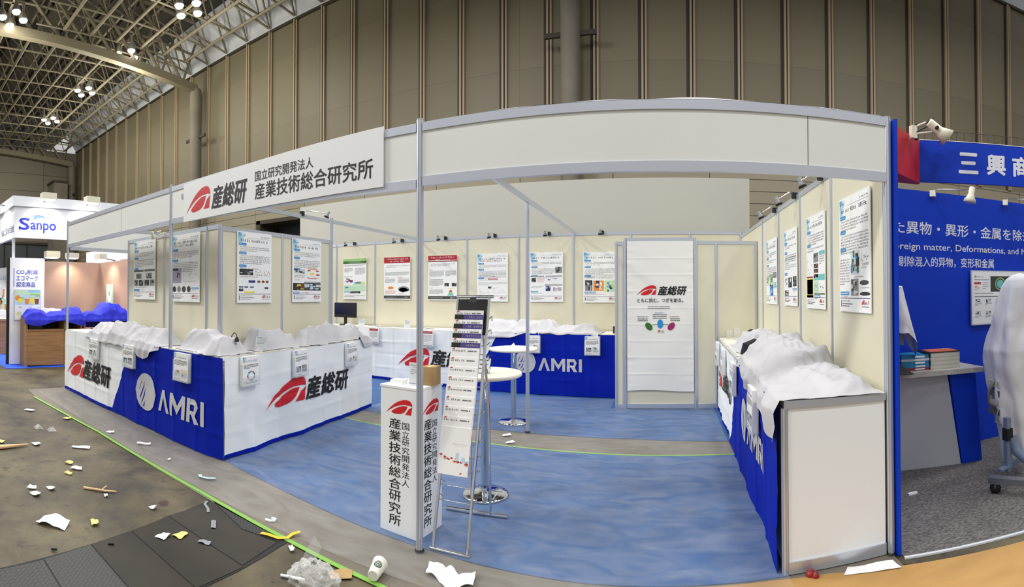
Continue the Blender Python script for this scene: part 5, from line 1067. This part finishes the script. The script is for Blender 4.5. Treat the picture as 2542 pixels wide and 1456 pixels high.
m_ = MB(); m_.tube([(2.80, 3.35, .88), (2.68, 3.36, .86), (2.60, 3.37, .76), (2.60, 3.37, .66), (2.68, 3.36, .60), (2.80, 3.36, .58)], .013, 'steel_grey', 10); m_.tube([(2.78, 3.3, .66), (2.66, 3.31, .60), (2.63, 3.32, .50), (2.70, 3.3, .46), (2.8, 3.3, .48)], .006, 'print_grey', 8); m_.build('cables', t)
mb = MB()
def sheet(u, v):
    a = 2 * math.pi * u - 2.6
    prof = [(0, .004), (.012, .07), (.035, .125), (.08, .165), (.14, .195), (.3, .25), (.42, .32), (.5, .315), (.7, .275), (1, .20)]
    for (v0, r0), (v1, r1) in zip(prof, prof[1:]):
        if v <= v1: r = r0 + (r1 - r0) * (v - v0) / (v1 - v0); break
    r += (.018 * math.sin(a * 5 + v * 4) + .012 * math.sin(a * 9 - v * 6 + 1) + .03 * noise.noise((math.cos(a) * 1.6, math.sin(a) * 1.6, v * 5 + 6)) + .02 * abs(noise.noise((math.cos(a) * 4, math.sin(a) * 4 + v * 2, v * 7)))) * min(1, v * 4)
    zb = .16 + .5 * max(0, math.sin(a * 1 + 2.1)) ; z = 1.78 - (1.78 - zb) * v ** 1.0
    k = v ** 1.3; return (2.995 + r * 1.08 * math.cos(a) - .03 * k, 3.40 + r * .8 * math.sin(a) - .06 * k, z)
mb.grid(sheet, 110, 90, 'white_cloth_grey'); tag(mb.build('machine_cover'), 'big white sheet draped over the tall machine at the right edge', 'cloth')

# ================================================================== LEFT NEIGHBOUR STAND
mb = MB(); mb.slab([(-10.06, 2.50), (-10.06, 6.3), (-13.2, 6.3), (-16, 2.6), (-13, 2.5)], .001, .01, 'bright_blue_carpet'); tag(mb.build('blue_carpet'), 'bright blue carpet of the lit white stand on the far left', 'carpet')
XF = -10.5
t = thing('stand_fascia', 'white lit fascia box with blue lettering on the far left stand', 'sign', (XF, 2.76, 2.8))
f1 = FR((XF, 2.76, 2.81), (0, 1, 0), (0, 0, 1)); f2 = FR((-15.0, 2.76, 2.81), (1, 0, 0), (0, 0, 1))
m_ = MB(); m_.slab([(-15, 2.76), (XF, 2.76), (XF, 5.3), (XF - .08, 5.3), (XF - .08, 2.84), (-15, 2.84)], 2.81, 3.50, 'sanpo_white')
write(m_, f1, 'S', .10, .34, .175, .445, .002, 'sanpo_blue', .035); write(m_, f1, 'anpo', .36, .965, .12, .35, .002, 'sanpo_blue', .03)
for a_, b_ in ((.315, .395), (.105, .18)): m_.quad(f1, a_ - (.0 if a_ > .2 else .012), a_ + (.022 if a_ > .2 else .012), b_, b_ + .06, .0024, 'sanpo_blue')
for k in range(3):
    P_ = []
    for j in range(13): u_ = j / 12; P_.append((.38 + u_ * .36, .385 + .045 * k + .12 * math.sin(u_ * math.pi * .85) * (1 - .15 * k) - .06 * u_ * k * .5))
    Q_ = [(a, b - .042 * math.sin(math.pi * (i / 12))) for i, (a, b) in enumerate(P_)]
    m_.poly(f1, Q_ + P_[::-1], .002 + .0003 * k, ['sanpo_blue', 'print_blue', 'sanpo_blue'][k])
write(m_, f2, '化成工業株式会社', 3.25, 4.45, .13, .29, .002, 'print_navy', .01)
m_.build('board', t)
m_ = MB(); m_.slab([(-15, 2.70), (XF + .06, 2.70), (XF + .06, 5.3), (XF - .04, 5.3), (XF - .04, 2.80), (-15, 2.80)], 3.501, 3.72, 'sanpo_white'); m_.build('top_box', t)
def flood(label, x, y, z, dx, dy, aim, power, size=.1, col_=(1, .93, .82)):
    t = thing('floodlight', label, 'floodlight', (x, y, z), 'floodlights of the left stand')
    d = Vector(aim).normalized(); f = FR((x, y, z), (dy, -dx, 0) if dx or dy else (1, 0, 0), (0, 0, 1))
    m_ = MB(); m_.fbox(f, -.16, .16, -.05, .09, -.1, .1, 'lamp_cream'); m_.build('housing', t)
    m_ = MB(); m_.fbox(f, -.13, .13, -.062, -.052, -.08, .08, 'flood_glow'); m_.build('lens', t)
    m_ = MB(); m_.tube([(x, y, z), (x - dx * .42, y - dy * .42, z - .06)], .015, 'tape_grey', 8); m_.build('arm', t)
    l = bpy.data.lights.new('floodlight_beam', 'SPOT'); l.energy = power; l.color = col_; l.spot_size = 1.9; l.spot_blend = .8; l.shadow_soft_size = size
    o = bpy.data.objects.new('floodlight_beam', l); col.objects.link(o); o.parent = t; o.location = (0, 0, -.07); o.rotation_euler = d.to_track_quat('-Z', 'Y').to_euler()
flood('floodlight above the blue lettering on the left stand fascia', -10.15, 3.42, 3.67, 1, 0, (-.42, 0, -.6), 90)
flood('floodlight over the right half of the left stand fascia', -10.15, 4.45, 3.67, 1, 0, (-.42, 0, -.6), 90)
flood('floodlight above the left return of the far stand fascia', -11.2, 2.38, 3.67, 0, -1, (0, .42, -.6), 80)
t = thing('stand_post', 'thin white pole under the corner of the left stand fascia', 'post', (-10.735, 2.80, .01)); m_ = MB(); m_.lathe((-10.735, 2.80, .01), [(.035, 0), (.035, 2.80)], 'white_panel', 14); m_.build('pole', t); m_ = MB(); m_.lathe((-10.735, 2.80, .01), [(.05, 0), (.05, .012)], 'white_panel', 14); m_.build('foot', t)
# white panel with lettering and the drinks poster
t = thing('white_panel_wall', 'white end panel with blue lettering and a dark edge on the left stand', 'partition', (-10.64, 3.1, .01)); f = FR((-10.64, 2.695, .01), (0, 1, 0), (0, 0, 1))
m_ = MB(); m_.fbox(f, 0, .81, 0, 2.365, -.05, 0, 'sanpo_white'); m_.quad(f, .09, .105, 1.72, 2.13, .002, 'sanpo_blue')
for s_, y_, w_ in (('CO₂削減', 1.99, .50), ('エコマーク', 1.855, .50), ('認定商品', 1.715, .44)): write(m_, f, s_, .155, .155 + w_, y_, y_ + .115, .002, 'sanpo_blue', .012)
m_.build('panel', t); m_ = MB(); m_.fbox(f, -.06, -.002, 0, 2.36, -.05, .02, 'black'); m_.build('edge_post', t)
f = FR((-10.64, 2.80, .982), (0, 1, 0), (0, 0, 1)); mb = MB(); w, h = .62, .68 * 1.0; h = .69; c = .021; rng = random.Random(3)
mb.fbox(f, 0, w, 0, h, .004, .02, 'paper_grey'); mb.quad(f, .02, w - .02, .02, h - .02, .0205, 'white_board')
mb.quad(f, .02, w - .02, .34, h - .02, c, 'print_sky'); mb.quad(f, .02, w - .02, h - .12, h - .02, c + .0004, 'print_mint'); mb.quad(f, .33, w - .02, h - .07, h - .02, c + .0008, 'print_pale_blue'); mb.quad(f, w * .6, w - .02, h - .17, h - .10, c + .0008, 'print_light_green')
greek(mb, f, .04, .3, h - .075, .045, c + .001, 'white_board', rng)
mb.disc(f, .08, .50, .06, .06, c + .001, 'print_orange'); mb.disc(f, .17, .48, .05, .045, c + .001, 'print_light_green'); mb.disc(f, .14, .44, .058, .055, c + .0014, 'print_yellow')
for x_, m_c, hh in ((.24, 'print_orange', .16), (.36, 'print_yellow', .2), (.47, 'print_brown', .16)): mb.poly(f, [(x_ + .02, .36), (x_ + .09, .36), (x_ + .12, .36 + hh), (x_ - .01, .36 + hh)], c + .0016, m_c); mb.poly(f, [(x_ + .005, .36 + hh * .75), (x_ + .105, .36 + hh * .75), (x_ + .12, .36 + hh), (x_ - .01, .36 + hh)], c + .002, 'print_sky')
mb.disc(f, .11, .15, .07, .05, c, 'paper_yellow'); mb.disc(f, .12, .165, .05, .03, c + .0004, 'print_mint')
for x_, y_ in ((.1, .29), (.3, .20), (.4, .23), (.5, .15), (.33, .28), (.52, .27), (.28, .08)): mb.quad(f, x_, x_ + .08, y_, y_ + .03, c, 'print_sky'); greek(mb, f, x_, x_ + .08, y_ - .014, .008, c, 'print_blue', rng)
photo(mb, f, .38, .49, .05, .10, c, D_, rng, 5); tag(mb.build('drinks_poster'), 'framed poster with fruit and juice cups on the white end panel', 'poster')
# tan walls
mb = MB(); mb.box(-12.62, -12.5, 3.3, 5.74, .01, 2.44, 'tan_panel'); tag(mb.build('tan_wall'), 'tan wall behind the wooden counter of the left stand', 'partition')
t = thing('tan_wall', 'tan return wall carrying the small green poster', 'partition', (-11.8, 5.74, .01)); m_ = MB(); m_.box(-12.5, -11.2, 5.74, 5.84, .01, 2.44, 'tan_panel'); m_.build('panel', t); m_ = MB(); m_.box(-11.2, -10.75, 5.72, 5.86, .01, 2.46, 'tan_panel'); m_.build('pilaster', t)
f = FR((-12.05, 5.738, 1.10), (1, 0, 0), (0, 0, 1)); mb = MB(); mb.fbox(f, 0, .42, 0, .74, 0, .01, 'white_board'); mb.quad(f, .005, .415, .2, .735, .0105, 'print_mint'); mb.quad(f, .005, .415, .005, .22, .011, 'print_green'); mb.disc(f, .2, .46, .13, .2, .011, 'white_board'); mb.disc(f, .2, .5, .05, .07, .0115, 'print_light_green')
for k in range(7): mb.poly(f, [(.02 + k * .055, .21), (.055 + k * .055, .21), (.037 + k * .055, .27)], .0115, 'white_board')
tag(mb.build('green_poster'), 'small green and white poster on the tan return wall', 'poster')
flood('floodlight at the top of the tan wall behind the counter', -12.1, 4.75, 2.56, 1, 0, (-.5, .05, -1), 38, .05, (1, .9, .75))
flood('floodlight above the small green poster on the tan wall', -11.6, 5.35, 2.52, 0, -1, (-.05, .5, -1), 34, .05, (1, .9, .75))
flood('floodlight at the top corner of the white end panel', -10.45, 3.62, 2.44, 1, 0, (-.6, -.5, -.7), 26, .05)
mb = MB(); mb.box(-17.6, -12.2, 7.5, 7.58, .0, 3.16, 'white_panel'); tag(mb.build('white_partition'), 'blank white partition of a stand beyond the tan walls', 'partition')
t = thing('wood_counter', 'wooden counter with open shelf slots on the bright blue carpet', 'counter', (-10.7, 3.6, .01))
f = FR((-10.16, 2.945, .01), (0, 1, 0), (0, 0, 1)); m_ = MB(); m_.fbox(f, 0, 1.3, 1.02, 1.06, -.43, .02, 'wood'); m_.build('worktop', t)
m_ = MB(); m_.fbox(f, .04, 1.28, .03, .76, -.03, -.015, 'wood'); m_.build('front_panel', t)
for x in (0, .88, 1.26): m_ = MB(); m_.fbox(f, x, x + .04, 0, 1.02, -.45, 0, 'wood'); m_.build('upright', t)
m_ = MB(); m_.fbox(f, .04, 1.26, .76, .80, -.45, .0, 'wood'); m_.build('shelf', t)
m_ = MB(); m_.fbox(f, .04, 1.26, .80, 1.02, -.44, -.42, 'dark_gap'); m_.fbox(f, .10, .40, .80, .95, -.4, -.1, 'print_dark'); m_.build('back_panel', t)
fW = FR((-10.14, 2.915, 1.07), (0, 1, 0), (-1, 0, 0), (0, 0, 1))
drape('bright blue cloth heaped over the wooden counter', fW, 1.40, .42, 1.075, [(.25, .2, .34, .3, .15), (.75, .2, .4, .28, .08), (1.2, .25, .35, .32, .2)], lambda s: .14 + .05 * math.sin(s * 6), 31.1, name='blue_cover', m='blue_cloth', wr=.03)
drape('white cloth lying on the back of the wooden counter between blue folds', FR((-10.32, 3.26, 1.11), (0, 1, 0), (-1, 0, 0), (0, 0, 1)), .75, .24, 1.11, [(.35, .14, .36, .2, .15)], lambda s: .0, 33.3)
drape('bright blue cloth over the second counter farther along the left stand', FR((-10.14, 4.29, 1.07), (0, 1, 0), (-1, 0, 0), (0, 0, 1)), 1.25, .5, 1.075, [(.75, .25, .5, .34, .27), (.2, .2, .3, .3, .08)], lambda s: .12, 37.0, name='blue_cover', m='blue_cloth', wr=.03)
t = thing('wood_counter', 'second wooden counter half hidden behind the far left booth post', 'counter', (-10.7, 5.0, .01)); f = FR((-10.16, 4.29, .01), (0, 1, 0), (0, 0, 1))
m_ = MB(); m_.fbox(f, 0, 1.25, 1.02, 1.06, -.45, .02, 'wood'); m_.build('worktop', t); m_ = MB(); m_.fbox(f, .0, 1.25, 0, .80, -.03, -.01, 'wood'); m_.build('front_panel', t)
for x in (0, .6, 1.21): m_ = MB(); m_.fbox(f, x, x + .04, .8, 1.02, -.45, 0, 'wood'); m_.build('upright', t)
m_ = MB(); m_.fbox(f, .0, 1.25, .8, 1.02, -.44, -.42, 'blue_panel_dark'); m_.build('back_panel', t)
# scraps of the same stand at the very left edge
mb = MB(); f = FR((-14.6, 3.25, .01), (1, .2, 0), (0, 0, 1)); mb.fbox(f, 0, 1.5, 0, 2.3, -.05, 0, 'sanpo_white'); rng = random.Random(9); photo(mb, f, .25, .9, 1.05, 1.75, .002, ['white_board', 'print_sky', 'print_orange', 'print_dark', 'print_mint'], rng, 16); greek(mb, f, .3, 1.1, 1.95, .12, .002, 'print_pale_blue', rng); tag(mb.build('printed_panel'), 'white printed panel at the very left edge of the photo', 'partition')
t = thing('wood_counter', 'wooden counter cut off by the left edge of the photo', 'counter', (-12.7, 3.1, .01)); m_ = MB(); m_.box(-13.4, -12.35, 2.85, 3.2, .01, .86, 'wood'); m_.build('body', t); m_ = MB(); m_.box(-13.42, -12.33, 2.83, 3.22, .86, .9, 'wood'); m_.build('worktop', t)
drape('white cloth over the counter at the left edge of the photo', FR((-13.35, 2.82, .9), (1, 0, 0), (0, 1, 0), (0, 0, 1)), 1.0, .36, .905, [(.6, .18, .4, .22, .2)], lambda s: .12, 41.0)

# ================================================================== LITTER
def scrap(label, x, y, w, h, yaw, m='paper', curl=.012, taper=1.0, name='paper_scrap', z0=.008, group='paper scraps on the hall floor'):
    mb = MB(); c, s = math.cos(yaw), math.sin(yaw); sd = x * 7 + y * 3
    def fn(u, v, dz=0):
        a = (u - .5) * w * 1.12 * (1 - (1 - taper) * v); b = (v - .5) * h * 1.12
        return (x + a * c - b * s, y + a * s + b * c, z0 + dz + curl * (1.1 * abs(noise.noise((u * 1.6 + sd, v * 1.6, sd))) + .9 * max(0, u + v - 1.3) + .25 * math.sin(u * 5 + sd)) + .002)
    mb.grid(lambda u, v: fn(u, v, .0015), 8, 6, m); mb.grid(lambda u, v: fn(1 - u, v), 8, 6, m)
    tag(mb.build(name), label, 'litter', group)
S = [('white paper scrap, right one of a pair at the left of the bare concrete', -3.77, 1.19, .075, .06, .3, 'paper', .8), ('white paper scrap, left one of a pair at the left of the bare concrete', -3.90, 1.20, .075, .05, 1.0, 'paper', .6),
     ('single white scrap to the right of the pair on the concrete', -3.84, 1.345, .07, .05, .3, 'paper', .6), ('yellow scrap near the large torn white sheet', -3.16, 1.43, .075, .045, -.3, 'paper_yellow', .7),
     ('white torn scrap on the brown trench cover', -2.78, 1.755, .07, .075, .3, 'paper', .75), ('yellow torn scrap on the brown trench cover', -2.73, 1.86, .07, .08, .2, 'paper_yellow', .7),
     ('grey-white strip of paper in the middle of the bare concrete', -4.74, 1.98, .17, .045, .9, 'paper_grey', 1), ('small pale yellow scrap, upper one of two near the middle of the concrete', -4.36, 1.70, .07, .045, .6, 'paper_yellow', .9),
     ('small white folded scrap between two pale yellow ones', -4.20, 1.715, .10, .06, .9, 'paper', .7), ('small pale yellow scrap, lower one of two near the middle of the concrete', -4.11, 1.60, .07, .035, .6, 'paper_yellow', .7),
     ('tiny white triangle of paper near the trench covers', -3.19, 1.925, .05, .05, .3, 'paper', .4), ('small grey scrap below the wood shaving', -3.55, 1.70, .045, .025, -.3, 'paper_grey', 1),
     ('white scrap beside the wooden stick', -5.0, 1.58, .10, .07, .2, 'paper', .5), ('yellow scrap at the left edge of the photo by the stick', -5.18, 1.23, .11, .05, .4, 'paper_yellow', .7), ('small white scrap on the concrete near the far end of the tape', -6.45, 1.93, .13, .06, .6, 'paper', .9), ('yellowish scrap lying against the tape near its far end', -5.9, 2.27, .09, .07, .5, 'paper_yellow', .7),
     ('white strip of paper lying on the plastic film beside the blue cloth', -4.55, 2.62, .13, .035, .9, 'paper', 1), ('small white square on the plastic film', -4.0, 2.58, .03, .03, .2, 'paper', 1), ('white scrap on the film by the tape near the concrete strip', -5.10, 2.50, .09, .05, .7, 'paper', .6), ('small white rectangle beside the yellow strap', -2.14, 2.30, .06, .025, -.6, 'paper', 1), ('white strip on the grey trench plate', -2.72, 2.13, .03, .09, .9, 'tape_grey', 1), ('grey strip of tape on the brown trench cover', -2.56, 1.93, .075, .028, .45, 'tape_grey', 1),
     ('white scrap on the blue carpet near the rear table', -1.75, 5.35, .10, .05, .3, 'paper', .7), ('pale scrap on the grey strip inside the booth', -1.63, 5.10, .10, .05, .4, 'paper', .6)]
for l, x, y, w, h, yaw, m, tp in S: scrap(l, x, y, w, h, yaw, m, .012, tp, z0=.021 if y > 2.4 and 'film' in l or y > 5 else .009)
scrap('large torn white sheet of paper on the bare concrete', -3.26, 1.16, .20, .10, .75, 'paper', .035, .9)
scrap('white paper strip at the foot of the right counter', 1.17, 2.635, .30, .07, -.22, 'paper', .01, .8, z0=.016)
mb = MB(); mb.grid(lambda u, v: (-1.34 + .29 * u + .03 * v, 2.635 - .17 * v * (1 - .6 * abs(u - .55)) + .02 * math.sin(u * 7), .012 + .05 * abs(noise.noise((u * 3, v * 2, 4))) + .045 * max(0, abs(u - .5) * 2 - .6)), 24, 14, 'paper'); tag(mb.build('crumpled_paper'), 'crumpled white paper on the floor below the booth edge near the wood sheet', 'litter', 'paper scraps on the hall floor')
mb = MB()
for k in range(2): mb.grid(lambda u, v: (-5.65 + k * .14 + .12 * u, 1.74 + k * .12 + .09 * v, .01 + .035 * math.sin(u * 3.1) * math.sin(v * 3.1) * (1 + noise.noise((u * 5, v * 5, k)))), 12, 10, 'bag_plastic')
tag(mb.build('plastic_wrap'), 'two crumpled bits of clear plastic wrap on the concrete', 'litter')
mb = MB(); mb.tube([(-4.93, 1.0, .02), (-4.955, 1.25, .02), (-4.985, 1.48, .018)], [.026, .022, .008], 'stick_wood', 5); tag(mb.build('wooden_stick'), 'pale wooden stick on the concrete at the left edge of the photo', 'litter')
mb = MB(); mb.tube([(-3.76, 1.60, .01), (-3.70, 1.66, .012), (-3.63, 1.73, .012), (-3.58, 1.81, .01)], [.012, .01, .009, .006], 'stick_wood', 6); mb.tube([(-3.66, 1.72, .014), (-3.70, 1.78, .018)], .006, 'stick_wood', 5); tag(mb.build('wood_shaving'), 'curled pale wood shaving on the concrete', 'litter')
def ribbon(pts, w, m, label, name='strap'):
    mb = MB(); P_ = [Vector(p) for p in pts]
    for sgn in (0, .002):
        V = []
        for i, p in enumerate(P_):
            d = (P_[min(i + 1, len(P_) - 1)] - P_[max(i - 1, 0)]); d.z = 0; d.normalize(); n = Vector((-d.y, d.x, 0)) * w / 2; V += [p + n + Vector((0, 0, sgn)), p - n + Vector((0, 0, sgn))]
        mb.add(V, [(2 * i, 2 * i + 1, 2 * i + 3, 2 * i + 2) for i in range(len(P_) - 1)], m, True)
    tag(mb.build(name), label, 'litter')
ribbon([(-2.42, 2.30, .012), (-2.36, 2.31, .02), (-2.29, 2.335, .012), (-2.25, 2.38, .012), (-2.25, 2.43, .02), (-2.22, 2.47, .03)], .03, 'tape_yellow', 'bright yellow strap lying across the green tape')
ribbon([(-3.06, 2.33, .01), (-3.02, 2.28, .012), (-2.94, 2.25, .012), (-2.90, 2.22, .01)], .022, 'tape_grey', 'grey curled strip of tape at the corner of the trench')
ribbon([(-3.52, 2.60, .022), (-3.47, 2.57, .024), (-3.40, 2.60, .024), (-3.36, 2.65, .024)], .03, 'tape_mint', 'pale teal curl of tape on the plastic film by the blue corner')
mb = MB(); mb.tube([(-2.535, 2.455, .016), (-2.50, 2.46, .016), (-2.475, 2.485, .016), (-2.49, 2.51, .016), (-2.52, 2.50, .016)], .010, 'paper', 6); tag(mb.build('tape_ring'), 'small white curl of tape on the grey floor strip', 'litter')
t = thing('paper_cup', 'white paper cup with a round dark green emblem lying on its side', 'cup', (-1.55, 2.37, .01))
cax = Vector((-.20, .95, .10)).normalized(); co = Vector((-1.535, 2.315, .046)); m_ = MB(); m_.lathe(co, [(.030, 0), (.032, .002), (.043, .112), (.046, .114), (.046, .118), (.041, .116)], 'cup_white', 32, cax); cu = m_.build('cup_body', t)
m_ = MB(); side = Vector((.35, -.45, .85)); side = (side - cax * side.dot(cax)).normalized(); tg = cax.cross(side)
def wrap(a, b, off): # a around, b along
    rr = .0385 + (b + .002) * .1 + off; an = a / .038; return co + cax * (.058 + b) + (side * math.cos(an) + tg * math.sin(an)) * rr
def ring(r0, r1, off, mm):
    V = []; n = 24
    for k in range(n):
        a = 2 * math.pi * k / n; V += [wrap(r0 * math.cos(a), r0 * math.sin(a), off), wrap(r1 * math.cos(a), r1 * math.sin(a), off)]
    m_.add(V, [(2 * k, 2 * k + 1, (2 * k + 3) % (2 * n), (2 * k + 2) % (2 * n)) for k in range(n)], mm)
ring(.0005, .024, .0008, 'cup_green'); ring(.006, .009, .0014, 'cup_white'); ring(.0155, .0175, .0014, 'cup_white'); m_.build('emblem', t)
mb = MB()
def bag(u, v):
    a = 2 * math.pi * u; r = .14 * math.sin(math.pi * min(1, v * .55 + .0) ) ** .6 * (1 + .25 * noise.noise((math.cos(a) * 2, math.sin(a) * 2, v * 4))); r *= (1 + .12 * noise.noise((math.cos(a) * 6, math.sin(a) * 6, v * 9)))
    return (-1.80 + r * math.cos(a) * 1.05, 2.12 + r * math.sin(a) * .85, .012 + .10 * (1 - v) ** .8 + .03 * abs(noise.noise((math.cos(a) * 4, math.sin(a) * 4, v * 8))) * (1 - v * .6))
mb.grid(lambda u, v: bag(u, max(.02, v)), 60, 26, 'bag_plastic'); mb.grid(lambda u, v: (-1.94 + .06 * u + .02 * v, 2.17 + .06 * u + .03 * v, .06 + .14 * v * (1 - abs(u - .5))), 10, 8, 'bag_plastic'); tag(mb.build('plastic_bag'), 'crumpled clear plastic bag on the floor at the bottom of the photo', 'bag')
mb = MB(); mb.slab([(-1.76, 2.33), (-1.70, 2.35), (-1.655, 2.28), (-1.74, 2.20), (-1.80, 2.24)], .0098, .0125, 'kraft'); tag(mb.build('cardboard_piece'), 'flat piece of brown cardboard under the plastic bag', 'litter')
mb = MB(); mb.tube([(-1.98, 2.04, .012), (-1.85, 2.10, .012)], .008, 'paper', 8); tag(mb.build('white_straw'), 'white straw sticking out left of the plastic bag', 'litter')
mb = MB()
for x, y, r in ((.815, 2.70, .028), (.84, 2.675, .022), (.83, 2.71, .018)): mb.lathe((x, y, .008), [(r * .7, 0), (r, .012), (r * .7, .03), (r * .2, .038)], 'gum_red', 10, (.1, .1, 1))
tag(mb.build('red_scrap'), 'small crumpled dark red scrap at the foot of the right counter', 'litter')
for l, x, y in (('small black bit on the checker plate, left one of two', -2.93, 1.03), ('small black bit on the checker plate, right one of two', -2.86, 1.39)):
    mb = MB(); mb.tube([(x, y, .012), (x + .02, y + .03, .014)], .008, 'black', 6); tag(mb.build('black_bit'), l, 'litter')
mb = MB(); mb.slab([(-1.1, 2.44), (-.60, 2.66), (-.16, 2.715), (.60, 2.71), (.93, 2.685), (1.34, 2.585), (2.12, 2.375), (3.4, 2.1), (3.2, 1.4), (-.9, 1.6)], .007, .015, 'plywood'); tag(mb.build('plywood_sheet'), 'large golden plywood sheet on the floor in the bottom right corner', 'board')
for l, a, b in (('thin white streak of film edge near the pedestal', (-3.7, 2.9), (-3.2, 2.75)),): pass
